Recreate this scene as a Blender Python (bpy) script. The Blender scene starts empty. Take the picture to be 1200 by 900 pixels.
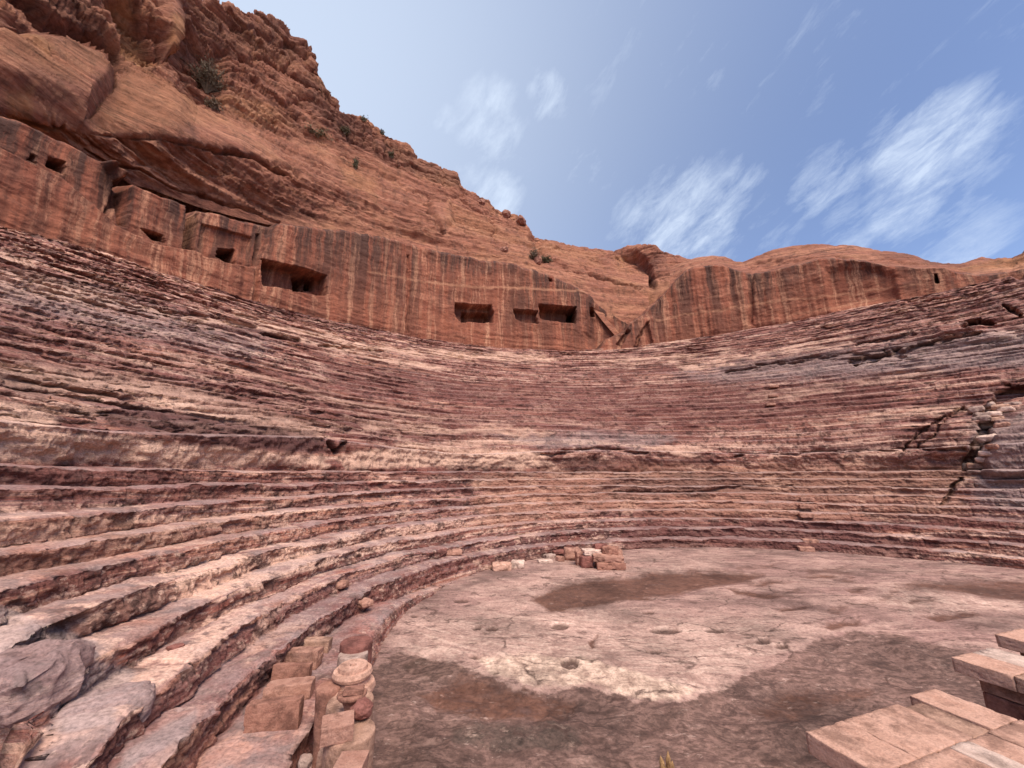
import bpy, math, random
import numpy as np
rng = np.random.default_rng(7)
random.seed(7)
R = math.radians
scene = bpy.context.scene
COL = scene.collection

# ------------------------------------------------------------------ camera model
F = 452.0; PITCH = R(13.7); EYE = 3.4
CX, CY = 9.3, 7.8                       # centre of the round orchestra
cP, sP = math.cos(PITCH), math.sin(PITCH)

def ray(px, py):
    x = (np.asarray(px, float) - 600) / F; y = (450 - np.asarray(py, float)) / F
    return np.stack([x, cP - y * sP, sP + y * cP], -1)

def on_z(px, py, z):                    # the point of height z seen at a photo pixel
    d = ray(px, py); t = (z - EYE) / d[..., 2]
    p = d * t[..., None]; p[..., 2] = z
    return p

def at_dist(px, py, D):                 # the point at plan distance D seen at a photo pixel
    d = ray(px, py); h = np.hypot(d[..., 0], d[..., 1])
    p = d * (np.asarray(D) / h)[..., None]; p[..., 2] += EYE
    return p

def at_radius(px, py, r):               # the point on the cylinder of radius r round the orchestra centre
    d = ray(px, py); h = np.hypot(d[..., 0], d[..., 1]); u = d[..., :2] / h[..., None]
    b = u[..., 0] * CX + u[..., 1] * CY
    t = b + np.sqrt(np.maximum(b * b - CX * CX - CY * CY + np.asarray(r) ** 2, 0))
    return at_dist(px, py, t)

def project(P):
    x = P[..., 0]; y = P[..., 1]; z = P[..., 2] - EYE
    fw = np.maximum(y * cP + z * sP, 1e-3); up = -y * sP + z * cP
    return 600 + F * x / fw, 450 - F * up / fw

# ------------------------------------------------------------------ noise
_perm = rng.permutation(256); _perm = np.concatenate([_perm, _perm, _perm]).astype(np.int32)
_grad = rng.normal(size=(256, 3)); _grad /= np.linalg.norm(_grad, axis=1)[:, None]; _grad = _grad.astype(np.float32)

def perlin(x, y, z):
    x, y, z = [a.astype(np.float32) for a in np.broadcast_arrays(x, y, z)]
    xi = np.floor(x); yi = np.floor(y); zi = np.floor(z)
    xf = x - xi; yf = y - yi; zf = z - zi
    xi = xi.astype(np.int32) & 255; yi = yi.astype(np.int32) & 255; zi = zi.astype(np.int32) & 255
    u = xf * xf * xf * (xf * (xf * 6 - 15) + 10); v = yf * yf * yf * (yf * (yf * 6 - 15) + 10)
    w = zf * zf * zf * (zf * (zf * 6 - 15) + 10)
    def g(i, j, k):
        h = _perm[_perm[_perm[xi + i] + yi + j] + zi + k]
        G = _grad[h]
        return G[..., 0] * (xf - i) + G[..., 1] * (yf - j) + G[..., 2] * (zf - k)
    def L(a, b, t): return a + t * (b - a)
    a = L(L(g(0,0,0), g(1,0,0), u), L(g(0,1,0), g(1,1,0), u), v)
    b = L(L(g(0,0,1), g(1,0,1), u), L(g(0,1,1), g(1,1,1), u), v)
    return L(a, b, w) * 1.5

def fbm(x, y, z, octv=4, gain=.5):
    s = 0; a = 1; n = 0
    for o in range(octv):
        s = s + a * perlin(x + o * 17.3, y + o * 7.1, z + o * 3.7); n += a
        x, y, z = x * 2.03, y * 2.03, z * 2.03; a *= gain
    return s / n * 1.3

def ridged(x, y, z, octv=4):
    s = 0; a = 1; n = 0
    for o in range(octv):
        s = s + a * (1 - np.abs(perlin(x + o * 11.3, y + o * 5.1, z + o * 9.7)) * 2); n += a
        x, y, z = x * 2.1, y * 2.1, z * 2.1; a *= .5
    return s / n

def cells(x, y, z):
    """blocky noise: value per jittered cell and the distance to the cell border"""
    x, y, z = [np.asarray(a, np.float32) for a in np.broadcast_arrays(x, y, z)]
    xi = np.floor(x).astype(np.int32); yi = np.floor(y).astype(np.int32); zi = np.floor(z).astype(np.int32)
    d1 = np.full(x.shape, 9., np.float32); d2 = d1.copy(); val = np.zeros_like(d1)
    for i in (-1, 0, 1):
        for j in (-1, 0, 1):
            for k in (-1, 0, 1):
                a, b, c = xi + i, yi + j, zi + k
                h = _perm[_perm[_perm[a & 255] + (b & 255)] + (c & 255)]
                G = _grad[h] * .45
                d = np.sqrt((a + .5 + G[..., 0] - x) ** 2 + (b + .5 + G[..., 1] - y) ** 2 + (c + .5 + G[..., 2] - z) ** 2)
                m = d < d1
                d2 = np.where(m, d1, np.minimum(d2, d)); val = np.where(m, h / 255., val); d1 = np.where(m, d, d1)
    return val, d2 - d1

def sstep(a, b, x):
    t = np.clip((x - a) / (b - a), 0, 1); return t * t * (3 - 2 * t)

def polydist(px, py, poly, closed=True):
    """distance to an outline in pixels, negative inside when closed"""
    P = np.asarray(poly, float); n = len(P)
    d = np.full(px.shape, 1e9); ins = np.zeros(px.shape, bool)
    for i in range(n if closed else n - 1):
        a = P[i]; b = P[(i + 1) % n]; e = b - a
        t = np.clip(((px - a[0]) * e[0] + (py - a[1]) * e[1]) / (e @ e + 1e-9), 0, 1)
        d = np.minimum(d, np.hypot(px - a[0] - t * e[0], py - a[1] - t * e[1]))
        if closed:
            c = ((a[1] > py) != (b[1] > py))
            with np.errstate(divide='ignore', invalid='ignore'):
                xx = (b[0] - a[0]) * (py - a[1]) / (b[1] - a[1] + 1e-12) + a[0]
            ins ^= c & (px < xx)
    return np.where(ins, -d, d) if closed else d

def pmask(px, py, poly, soft, closed=True, width=0):
    """soft mask of an outline, evaluated only near it"""
    P = np.asarray(poly, float); m = soft + width + 2
    out = np.zeros(px.shape)
    s = (px > P[:, 0].min() - m) & (px < P[:, 0].max() + m) & (py > P[:, 1].min() - m) & (py < P[:, 1].max() + m)
    if s.any():
        d = polydist(px[s], py[s], poly, closed) - width
        out[s] = 1 - sstep(-soft, soft, d)
    return out

# ------------------------------------------------------------------ object helpers
def tag(o, label=None, cat=None, group=None, kind=None):
    if label: o['label'] = label
    if cat: o['category'] = cat
    if group: o['group'] = group
    if kind: o['kind'] = kind
    return o

def empty(name, loc, label, cat, group=None, rz=0):
    o = bpy.data.objects.new(name, None); COL.objects.link(o)
    o.location = loc; o.rotation_euler = (0, 0, rz); o.empty_display_size = .2
    return tag(o, label, cat, group)

def link(name, me, mat, parent=None):
    if mat and not me.materials: me.materials.append(mat)
    o = bpy.data.objects.new(name, me); COL.objects.link(o)
    if parent: o.parent = parent
    return o

def raw_mesh(name, V, Q, attrs=None, smooth=True):
    me = bpy.data.meshes.new(name)
    V = np.ascontiguousarray(V, np.float32); Q = np.ascontiguousarray(Q, np.int32)
    n = Q.shape[1]
    me.vertices.add(len(V)); me.vertices.foreach_set('co', V.ravel())
    me.loops.add(Q.size); me.loops.foreach_set('vertex_index', Q.ravel())
    me.polygons.add(len(Q)); me.polygons.foreach_set('loop_start', np.arange(0, Q.size, n, dtype=np.int32))
    me.polygons.foreach_set('use_smooth', np.full(len(Q), smooth))
    me.update(calc_edges=True)
    for k, a in (attrs or {}).items():
        a = np.asarray(a, np.float32)
        if a.ndim == 1:
            at = me.attributes.new(k, 'FLOAT', 'POINT'); at.data.foreach_set('value', a)
        else:
            at = me.attributes.new(k, 'FLOAT_VECTOR', 'POINT'); at.data.foreach_set('vector', np.ascontiguousarray(a).ravel())
    return me

def grid_quads(n, m, flip=False):
    i = np.arange(n * m).reshape(n, m)
    q = np.stack([i[:-1, :-1], i[1:, :-1], i[1:, 1:], i[:-1, 1:]], -1).reshape(-1, 4)
    return q[:, ::-1] if flip else q

def sub_mesh(name, V, Q, keep, attrs, smooth=True):
    q = Q[keep]; u, inv = np.unique(q, return_inverse=True)
    return raw_mesh(name, V[u], inv.reshape(q.shape), {k: a[u] for k, a in attrs.items()}, smooth)

def grid_normals(P):
    a = np.gradient(P, axis=0); b = np.gradient(P, axis=1)
    n = np.cross(a, b); l = np.linalg.norm(n, axis=-1, keepdims=True)
    return n / np.maximum(l, 1e-9)

# ------------------------------------------------------------------ materials
class NB:
    def __init__(s, name):
        s.m = bpy.data.materials.new(name); s.m.use_nodes = True
        s.t = s.m.node_tree; s.n = s.t.nodes; s.bsdf = s.n['Principled BSDF']
        s.bsdf.inputs['Specular IOR Level'].default_value = .25
        s.bsdf.inputs['Roughness'].default_value = .9
    def new(s, ty, **kw):
        o = s.n.new(ty)
        for k, v in kw.items(): setattr(o, k, v)
        return o
    def put(s, sock, v):
        if isinstance(v, bpy.types.NodeSocket): s.t.links.new(v, sock)
        elif isinstance(v, (tuple, list)) and len(v) == 3 and sock.type == 'RGBA': sock.default_value = (*v, 1)
        else: sock.default_value = v
    def math(s, op, a, b=0., clamp=False):
        o = s.new('ShaderNodeMath', operation=op, use_clamp=clamp); s.put(o.inputs[0], a); s.put(o.inputs[1], b)
        return o.outputs[0]
    def vmul(s, v, k):
        o = s.new('ShaderNodeVectorMath', operation='MULTIPLY'); s.put(o.inputs[0], v); s.put(o.inputs[1], k); return o.outputs[0]
    def vadd(s, v, k):
        o = s.new('ShaderNodeVectorMath', operation='ADD'); s.put(o.inputs[0], v); s.put(o.inputs[1], k); return o.outputs[0]
    def attr(s, name, vec=False):
        o = s.new('ShaderNodeAttribute', attribute_name=name); return o.outputs['Vector' if vec else 'Fac']
    def noise(s, v, scale=1., detail=4., rough=.55, dist=0.):
        o = s.new('ShaderNodeTexNoise'); s.put(o.inputs['Vector'], v)
        o.inputs['Scale'].default_value = scale; o.inputs['Detail'].default_value = detail
        o.inputs['Roughness'].default_value = rough; o.inputs['Distortion'].default_value = dist
        return o.outputs['Fac']
    def voro(s, v, scale=1., feat='F1', out='Distance'):
        o = s.new('ShaderNodeTexVoronoi', feature=feat); s.put(o.inputs['Vector'], v); o.inputs['Scale'].default_value = scale
        return o.outputs[out]
    def ramp(s, f, stops, interp='LINEAR'):
        o = s.new('ShaderNodeValToRGB'); e = o.color_ramp.elements; o.color_ramp.interpolation = interp
        while len(e) < len(stops): e.new(.5)
        for q, (p, c) in zip(e, stops):
            q.position = p; q.color = (c, c, c, 1) if isinstance(c, (int, float)) else (*c, 1)
        s.put(o.inputs['Fac'], f); return o.outputs['Color']
    def mix(s, f, a, b, mode='MIX'):
        o = s.new('ShaderNodeMix', data_type='RGBA', blend_type=mode)
        s.put(o.inputs[0], f); s.put(o.inputs[6], a); s.put(o.inputs[7], b); return o.outputs[2]
    def pos(s): return s.new('ShaderNodeNewGeometry').outputs['Position']
    def objc(s): return s.new('ShaderNodeTexCoord').outputs['Object']
    def bump(s, h, strength=.5, dist=.05, prev=None):
        o = s.new('ShaderNodeBump'); s.put(o.inputs['Height'], h)
        o.inputs['Strength'].default_value = strength; o.inputs['Distance'].default_value = dist
        if prev: s.put(o.inputs['Normal'], prev)
        return o.outputs['Normal']
    tint = None
    def done(s, color, normal=None, rough=None):
        if s.tint: color = s.mix(1., color, s.tint, 'MULTIPLY')
        s.put(s.bsdf.inputs['Base Color'], color)
        if normal: s.put(s.bsdf.inputs['Normal'], normal)
        if rough is not None: s.put(s.bsdf.inputs['Roughness'], rough)
        return s.m

MAROON = (.165, .055, .043); DARK = (.085, .05, .043); MAUVE = (.31, .205, .19); SALMON = (.50, .265, .175)
CREAM = (.66, .46, .36); OCHRE = (.40, .235, .115); GREY = (.31, .262, .25); RED = (.26, .085, .065); PINK = (.39, .20, .155)

def mat_tiers():
    """banded sandstone of the seating: thin colour bands along the bedding, lighter dust on the treads"""
    b = NB('banded sandstone'); b.tint = (.93, .835, .815); sc = b.attr('sc', True); p = b.pos()
    w = b.noise(p, .35, 3.)
    band = b.noise(b.vmul(b.vadd(sc, b.vmul(b.new('ShaderNodeCombineXYZ').outputs[0], (1, 1, 1))), (.022, .06, 1.7)), 1., 5., .62, .6)
    c = b.ramp(band, [(.27, MAROON), (.36, DARK), (.40, RED), (.445, MAUVE), (.485, SALMON), (.52, MAROON), (.555, RED), (.60, MAUVE), (.64, CREAM), (.70, SALMON), (.78, MAROON)])
    band2 = b.noise(b.vmul(sc, (.06, .2, 6.)), 1., 6., .65, .3)
    c2 = b.ramp(band2, [(.3, DARK), (.39, MAROON), (.44, MAUVE), (.48, PINK), (.52, MAROON), (.56, GREY), (.60, RED), (.64, SALMON), (.70, CREAM)])
    c = b.mix(.52, c, c2)
    band3 = b.noise(b.vmul(b.vadd(sc, (3, 8, 21)), (.03, .10, 3.4)), 1., 6., .66, .2)
    c = b.mix(b.ramp(band3, [(.56, 0.), (.60, .75)]), c, (.68, .49, .39))
    c = b.mix(b.ramp(band3, [(.40, .8), (.45, 0.)]), c, (.125, .045, .042))
    prov = b.noise(b.vmul(sc, (.035, .02, .34)), 1., 4., .6, 1.2)
    c = b.mix(1., c, b.ramp(prov, [(.34, (.50, .45, .45)), (.45, (.92, .86, .85)), (.54, (1.05, 1.02, .99)), (.64, (1.22, 1.16, 1.08))]), 'MULTIPLY')
    # mottled, pitted skin
    m1 = b.noise(p, 2.2, 8., .68, .3)
    zone = b.noise(b.vmul(sc, (.05, .05, .5)), 1., 3., .5)
    patch = b.noise(b.vmul(p, (.55, .55, 1.5)), 1., 6., .66, .3)
    c = b.mix(b.ramp(patch, [(.52, 0.), (.56, .8)]), c, b.mix(b.ramp(m1, [(.4, 0.), (.6, 1.)]), (.10, .038, .033), (.21, .085, .066)))
    c = b.mix(b.ramp(patch, [(.385, .55), (.43, 0.)]), c, b.mix(b.ramp(m1, [(.4, 0.), (.6, 1.)]), (.42, .25, .18), (.66, .47, .36)))
    c = b.mix(b.ramp(m1, [(.40, .8), (.47, 0.)]), c, (.085, .045, .038))
    m2 = b.noise(b.vmul(p, (1, 1, 2.0)), 4.2, 9., .74)
    c = b.mix(b.math('MULTIPLY', b.ramp(m2, [(.54, 0.), (.62, .6)]), b.ramp(zone, [(.42, .05), (.56, 1.)])), c, (.70, .50, .39))
    for nm, col, k in (('ochre', (.43, .245, .165), .6), ('maroon', (.15, .058, .05), .75), ('grey', (.29, .245, .235), .75), ('dark', (.085, .045, .042), .85), ('cream', (.66, .45, .34), .85)):
        c = b.mix(b.math('MULTIPLY', b.attr(nm), k), c, b.mix(b.ramp(m1, [(.3, 0.), (.7, 1.)]), tuple(x * .78 for x in col), tuple(min(x * 1.25, .8) for x in col)))
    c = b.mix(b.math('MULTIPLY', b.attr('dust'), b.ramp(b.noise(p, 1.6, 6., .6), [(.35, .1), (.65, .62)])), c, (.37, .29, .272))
    fine = b.noise(b.vmul(p, (1, 1, 1.6)), 22., 6., .7)
    c = b.mix(1., c, b.ramp(fine, [(.3, .5), (.5, 1.), (.7, 1.35)]), 'MULTIPLY')
    h = b.noise(b.vmul(p, (1, 1, 2.5)), 7., 8., .72)
    rs = b.math('SUBTRACT', 1.1, b.attr('dust'))
    n = b.bump(b.math('MULTIPLY', h, rs), .9, .07); n = b.bump(b.math('MULTIPLY', b.math('MULTIPLY', b.voro(p, 16.), rs), -1.), .35, .04, n)
    n = b.bump(fine, .4, .012, n)
    return b.done(c, n)

def mat_wall():
    """cut rock face: orange red with vertical water streaks"""
    b = NB('streaked rock face'); b.tint = (.90, .745, .68); sc = b.attr('sc', True); p = b.pos()
    base = b.ramp(b.noise(b.vmul(sc, (.10, 1, .45)), 1., 6., .62, .5), [(.3, (.20, .07, .043)), (.45, (.31, .128, .08)), (.55, (.24, .09, .058)), (.7, (.37, .175, .115))])
    wob = b.math('MULTIPLY', b.math('SUBTRACT', b.noise(b.vmul(sc, (.5, 1, .5)), 1., 4., .6), .5), .7)
    scw = b.new('ShaderNodeCombineXYZ'); sx = b.new('ShaderNodeSeparateXYZ'); b.put(sx.inputs[0], sc)
    b.put(scw.inputs[0], b.math('ADD', sx.outputs[0], wob)); b.put(scw.inputs[1], sx.outputs[1]); b.put(scw.inputs[2], sx.outputs[2]); scw = scw.outputs[0]
    s1 = b.noise(b.vmul(scw, (.8, 1, .045)), 1., 8., .74)
    top = b.attr('top')
    big = b.noise(b.vmul(sc, (.10, 1, .12)), 1., 4., .6)
    dk = b.math('MULTIPLY', b.ramp(s1, [(.41, 0.), (.53, 1.)]), b.math('MULTIPLY', b.ramp(big, [(.34, .3), (.50, 1.)]), b.math('ADD', .35, b.math('MULTIPLY', top, .85))))
    c = b.mix(b.math('MULTIPLY', dk, .92, True), base, (.075, .04, .032))
    s2 = b.noise(b.vadd(b.vmul(scw, (1.2, 1, .07)), (37, 11, 5)), 1., 8., .78)
    c = b.mix(b.math('MULTIPLY', b.ramp(s2, [(.515, 0.), (.62, .85)]), b.ramp(big, [(.36, 1.), (.60, .45)])), c, (.52, .31, .205))
    pit = b.noise(b.vmul(p, (1, 1, 2.)), 2.6, 8., .7)
    c = b.mix(b.ramp(pit, [(.36, .6), (.47, 0.)]), c, (.12, .06, .045))
    c = b.mix(b.math('MULTIPLY', b.attr('cream'), .8), c, (.52, .31, .20))
    c = b.mix(b.math('MULTIPLY', b.attr('dark'), .8), c, (.085, .045, .036))
    f = b.noise(p, 9., 6., .7)
    c = b.mix(1., c, b.ramp(f, [(.3, .72), (.5, 1.), (.7, 1.2)]), 'MULTIPLY')
    n = b.bump(b.noise(b.vmul(p, (1, 1, 1.3)), 1.4, 9., .72), .6, .25); n = b.bump(s1, .35, .12, n); n = b.bump(f, .4, .06, n)
    return b.done(c, n)

def mat_cliff():
    b = NB('weathered sandstone cliff'); b.tint = (.88, .725, .645); p = b.pos()
    st = b.noise(b.vmul(p, (.05, .05, .75)), 1., 7., .66, .5)
    c = b.ramp(st, [(.3, (.22, .095, .065)), (.42, (.40, .195, .135)), (.5, (.29, .132, .094)), (.57, (.47, .25, .17)), (.66, (.36, .18, .13)), (.75, (.54, .33, .235))])
    g = b.noise(p, .13, 6., .62, .6)
    c = b.mix(b.ramp(g, [(.52, 0.), (.68, .55)]), c, (.50, .285, .17))
    c = b.mix(b.ramp(g, [(.33, .6), (.46, 0.)]), c, (.17, .085, .07))
    v = b.noise(b.vmul(p, (.9, .9, .12)), 1., 6., .7)
    c = b.mix(b.ramp(v, [(.53, 0.), (.68, .6)]), c, (.10, .055, .046))
    c = b.mix(b.math('MULTIPLY', b.attr('ochre'), .8), c, b.mix(b.ramp(st, [(.3, 0.), (.7, 1.)]), (.33, .16, .07), (.52, .31, .17)))
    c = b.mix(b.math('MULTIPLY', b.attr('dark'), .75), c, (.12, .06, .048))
    st2 = b.noise(b.vmul(p, (.10, .10, 2.6)), 1., 8., .7, .3)
    c = b.mix(1., c, b.ramp(st2, [(.34, .5), (.46, 1.), (.54, .86), (.66, 1.3)]), 'MULTIPLY')
    m = b.noise(p, 1.3, 9., .72)
    c = b.mix(1., c, b.ramp(m, [(.3, .55), (.48, 1.), (.7, 1.3)]), 'MULTIPLY')
    n = b.bump(b.noise(b.vmul(p, (1, 1, 2.2)), .8, 9., .72), .9, .6); n = b.bump(m, .5, .2, n)
    return b.done(c, n)

def mat_floor():
    b = NB('worn sandstone floor'); b.tint = (1.03, .935, .885); p = b.pos()
    m = b.noise(p, 3.2, 9., .7); e = b.noise(p, 1.7, 8., .68, .3); e2 = b.noise(b.vadd(p, (31, 7, 0)), 5.5, 8., .7)
    edge = b.math('ADD', b.math('MULTIPLY', b.math('SUBTRACT', e, .5), 2.4), b.math('MULTIPLY', b.math('SUBTRACT', e2, .5), .9))
    br = b.math('ADD', .35, b.math('ADD', b.math('MULTIPLY', e, .55), b.math('MULTIPLY', e2, .75)))
    def brk(name, lo=.80, hi=1.0):      # a stain broken up inside its outline
        return b.ramp(b.math('MULTIPLY', b.attr(name), br), [(lo, 0.), (hi, 1.)])
    def msk(name, lo=.34, hi=.68):
        return b.ramp(b.math('ADD', b.attr(name), b.math('MULTIPLY', edge, b.math('MULTIPLY', b.math('MULTIPLY', b.attr(name), 4.), b.math('SUBTRACT', 1.05, b.attr(name)), True))), [(lo, 0.), (hi, 1.)])
    n1 = b.noise(b.vmul(p, (.35, .9, 1)), 1., 7., .66, .4)
    c = b.ramp(n1, [(.3, (.17, .10, .088)), (.40, (.32, .205, .18)), (.47, (.22, .135, .12)), (.55, (.37, .25, .215)), (.63, (.25, .155, .135)), (.75, (.34, .215, .18))])
    rr_ = b.vadd(p, (-3.6, -18., 0)); ln = b.new('ShaderNodeVectorMath', operation='LENGTH'); b.put(ln.inputs[0], rr_)
    cu = b.new('ShaderNodeCombineXYZ'); b.put(cu.inputs[0], b.math('MULTIPLY', ln.outputs['Value'], 1.5)); b.put(cu.inputs[1], b.math('MULTIPLY', b.noise(p, .3, 3.), 5.)); b.put(cu.inputs[2], b.math('MULTIPLY', b.new('ShaderNodeSeparateXYZ').outputs[0], 0.))
    swirl = b.noise(cu.outputs[0], 1.3, 9., .68, .3)
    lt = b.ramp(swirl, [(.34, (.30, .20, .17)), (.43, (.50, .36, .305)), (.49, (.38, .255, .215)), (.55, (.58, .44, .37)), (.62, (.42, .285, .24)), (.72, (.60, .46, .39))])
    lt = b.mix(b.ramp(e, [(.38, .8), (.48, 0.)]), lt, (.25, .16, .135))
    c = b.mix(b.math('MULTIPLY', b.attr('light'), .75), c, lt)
    c = b.mix(b.math('MULTIPLY', brk('cream', .62, .86), .92), c, b.mix(b.ramp(m, [(.36, 0.), (.6, 1.)]), (.24, .165, .13), (.66, .51, .41)))
    c = b.mix(b.math('MULTIPLY', brk('ochre', .6, .9), .75), c, b.mix(b.ramp(m, [(.4, 0.), (.6, 1.)]), (.17, .11, .075), (.42, .285, .17)))
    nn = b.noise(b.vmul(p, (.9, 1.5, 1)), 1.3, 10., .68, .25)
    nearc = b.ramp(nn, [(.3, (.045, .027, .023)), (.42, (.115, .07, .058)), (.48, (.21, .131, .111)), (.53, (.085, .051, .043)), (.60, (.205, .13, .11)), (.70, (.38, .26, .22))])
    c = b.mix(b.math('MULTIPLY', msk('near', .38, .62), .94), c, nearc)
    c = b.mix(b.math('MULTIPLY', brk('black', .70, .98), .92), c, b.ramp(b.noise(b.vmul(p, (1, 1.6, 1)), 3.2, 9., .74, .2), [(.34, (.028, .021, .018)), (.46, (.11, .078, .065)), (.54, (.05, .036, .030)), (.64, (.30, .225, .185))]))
    wet = b.math('MAXIMUM', brk('wet', .58, .88), b.math('MULTIPLY', msk('wet'), .6))
    c = b.mix(b.math('MULTIPLY', wet, .9), c, b.mix(b.ramp(e2, [(.35, 0.), (.65, 1.)]), (.065, .03, .021), (.16, .08, .055)))
    c = b.mix(b.ramp(b.attr('hole'), [(.2, 0.), (.9, .85)]), c, (.07, .038, .03))
    sp = b.noise(b.vmul(p, (.6, 1.9, 1)), 2.4, 10., .78)
    c = b.mix(b.ramp(sp, [(.38, .85), (.46, 0.)]), c, (.095, .056, .049))
    sp2 = b.noise(b.vadd(b.vmul(p, (.8, 2.2, 1)), (9, 4, 0)), 4.5, 8., .75)
    c = b.mix(b.ramp(sp2, [(.6, 0.), (.68, .5)]), c, (.60, .46, .40))
    wp = b.new('ShaderNodeVectorMath', operation='ADD'); b.put(wp.inputs[0], p); nz = b.new('ShaderNodeTexNoise'); b.put(nz.inputs['Vector'], p); nz.inputs['Scale'].default_value = 1.4; nz.inputs['Detail'].default_value = 5.; b.put(wp.inputs[1], nz.outputs['Color'])
    ck = b.voro(b.vmul(wp.outputs[0], (.5, 1.1, 1)), .62, 'DISTANCE_TO_EDGE')
    c = b.mix(b.math('MULTIPLY', b.ramp(ck, [(.0, .85), (.022, 0.)]), b.ramp(e, [(.42, 0.), (.55, 1.)])), c, (.07, .04, .033))
    bt = b.noise(p, .55, 5., .6)
    c = b.mix(1., c, b.ramp(bt, [(.36, .62), (.5, 1.), (.64, 1.28)]), 'MULTIPLY')
    f = b.noise(p, 15., 7., .75)
    c = b.mix(1., c, b.ramp(f, [(.3, .5), (.5, 1.), (.7, 1.3)]), 'MULTIPLY')
    n = b.bump(sp, .55, .06); n = b.bump(m, .6, .05, n); n = b.bump(f, .5, .015, n)
    return b.done(c, n, b.math('SUBTRACT', .88, b.math('MULTIPLY', wet, .38)))

def mat_block(name, dark, light, grain=(1, 1, 3), scale=7.):
    b = NB(name); b.tint = (1.12, 1.0, .93); p = b.objc()
    rnd = b.new('ShaderNodeObjectInfo').outputs['Random']
    off = b.new('ShaderNodeCombineXYZ'); b.put(off.inputs[0], b.math('MULTIPLY', rnd, 40.)); b.put(off.inputs[1], b.math('MULTIPLY', rnd, 17.))
    q = b.vadd(p, off.outputs[0])
    s = b.noise(b.vmul(q, grain), scale, 7., .65, .4)
    c = b.ramp(s, [(.28, dark), (.5, tuple((x + y) / 2 for x, y in zip(dark, light))), (.72, light)])
    m = b.noise(q, 3.3, 8., .7)
    c = b.mix(b.ramp(m, [(.40, .8), (.52, 0.)]), c, tuple(x * .5 for x in dark))
    f = b.noise(q, 55., 6., .72)
    c = b.mix(1., c, b.ramp(f, [(.3, .7), (.5, 1.), (.7, 1.2)]), 'MULTIPLY')
    n = b.bump(b.noise(q, 14., 8., .75), .8, .03); n = b.bump(f, .6, .008, n)
    return b.done(c, n)

def mat_plain(name, col, var=.4, scale=6., rough=.9):
    b = NB(name); p = b.objc()
    f = b.noise(p, scale, 6., .7)
    c = b.ramp(f, [(.3, tuple(x * (1 - var) for x in col)), (.7, tuple(min(x * (1 + var), .9) for x in col))])
    return b.done(c, b.bump(f, .4, .01), rough)

M_TIER, M_WALL, M_CLIFF, M_FLOOR = mat_tiers(), mat_wall(), mat_cliff(), mat_floor()
M_BLK = mat_block('dressed pink sandstone', (.27, .14, .105), (.44, .27, .215))
M_BLKR = mat_block('red sandstone block', (.22, .105, .08), (.37, .205, .155))
M_GREYST = mat_block('grey weathered stone', (.25, .175, .15), (.44, .35, .31))
M_TAN = mat_block('tan sandstone', (.29, .175, .13), (.47, .315, .245))
M_COPE = mat_block('sawn coping stone', (.42, .25, .19), (.58, .385, .31), (1.2, .5, 3.), 9.)
M_COPEW = mat_block('pale coping stone', (.47, .36, .31), (.64, .52, .46), (1.2, .5, 3.), 9.)
M_LUMP = mat_block('grey weathered bedrock', (.21, .125, .095), (.52, .43, .385), (1, 1, 2.6), 2.0)
M_MAROON = mat_block('maroon sandstone', (.17, .068, .058), (.27, .125, .105))
M_PALE = mat_block('pale stone', (.45, .33, .28), (.68, .56, .49))
M_DRY = mat_plain('dry twigs', (.15, .11, .075), .5, 3.)
M_OLIVE = mat_plain('dull olive leaves', (.12, .105, .06), .5, 3.)
M_WOOD = mat_block('splintered dry wood', (.13, .06, .025), (.50, .34, .17), (14, 14, .6), 2.)

print('materials ok')

# ------------------------------------------------------------------ THE SEATING (cavea)
R0, TR = 13.1, .61
TH_END, TH_START = 195.0, -8.0
th_f = np.linspace(R(TH_START), R(TH_END), 40000)
wgt = np.zeros_like(th_f)
for rr, zz in ((13.6, .5), (15.5, 2.2), (20, 5.), (30, 12.), (38, 18.)):
    Pp = np.stack([CX + rr * np.cos(th_f), CY + rr * np.sin(th_f), np.full_like(th_f, zz)], -1)
    x, y = project(Pp); vis = (x > -60) & (x < 1260) & (y > -50) & (y < 960) & (Pp[:, 1] > 1)
    wgt = np.maximum(wgt, np.where(vis, np.hypot(np.gradient(x), np.gradient(y)), 0))
wgt = np.maximum(wgt, 1320 / 40000 * .12)
cum = np.concatenate([[0], np.cumsum((wgt[1:] + wgt[:-1]) / 2)]); NT = 1950
TH = np.interp(np.linspace(0, cum[-1], NT), cum, th_f)
deg = np.degrees(TH)

LEFT_Z = np.array([.72, 1.05, 1.40, 1.75, 2.10, 2.45, 2.84, 3.23, 3.62]); RIGHT_Z = .42 * np.arange(1, 10)
lb = sstep(112, 168, deg)[:, None]
ZL = RIGHT_Z * (1 - lb) + LEFT_Z * lb                       # tread heights of the nine lower rows
zw_top = np.interp(deg, [-10, 50, 70, 93, 111, 128, 155, 175, 195], [5.05, 5.0, 4.95, 5.3, 5.15, 4.75, 5.05, 4.5, 4.45])
z_base = np.interp(deg, [-10, 26, 32.6, 43.5, 53.4, 65.6, 78.3, 89.3, 103.8, 116.3, 132.9, 145.7, 152.4, 157.8, 163.9, 171, 195],
                   [19.2, 19.4, 19.7, 20.2, 20.2, 19.93, 19.58, 19.06, 18.91, 18.76, 18.48, 18.05, 17.83, 17.52, 16.73, 15.6, 15.])
NU = 33
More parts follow.
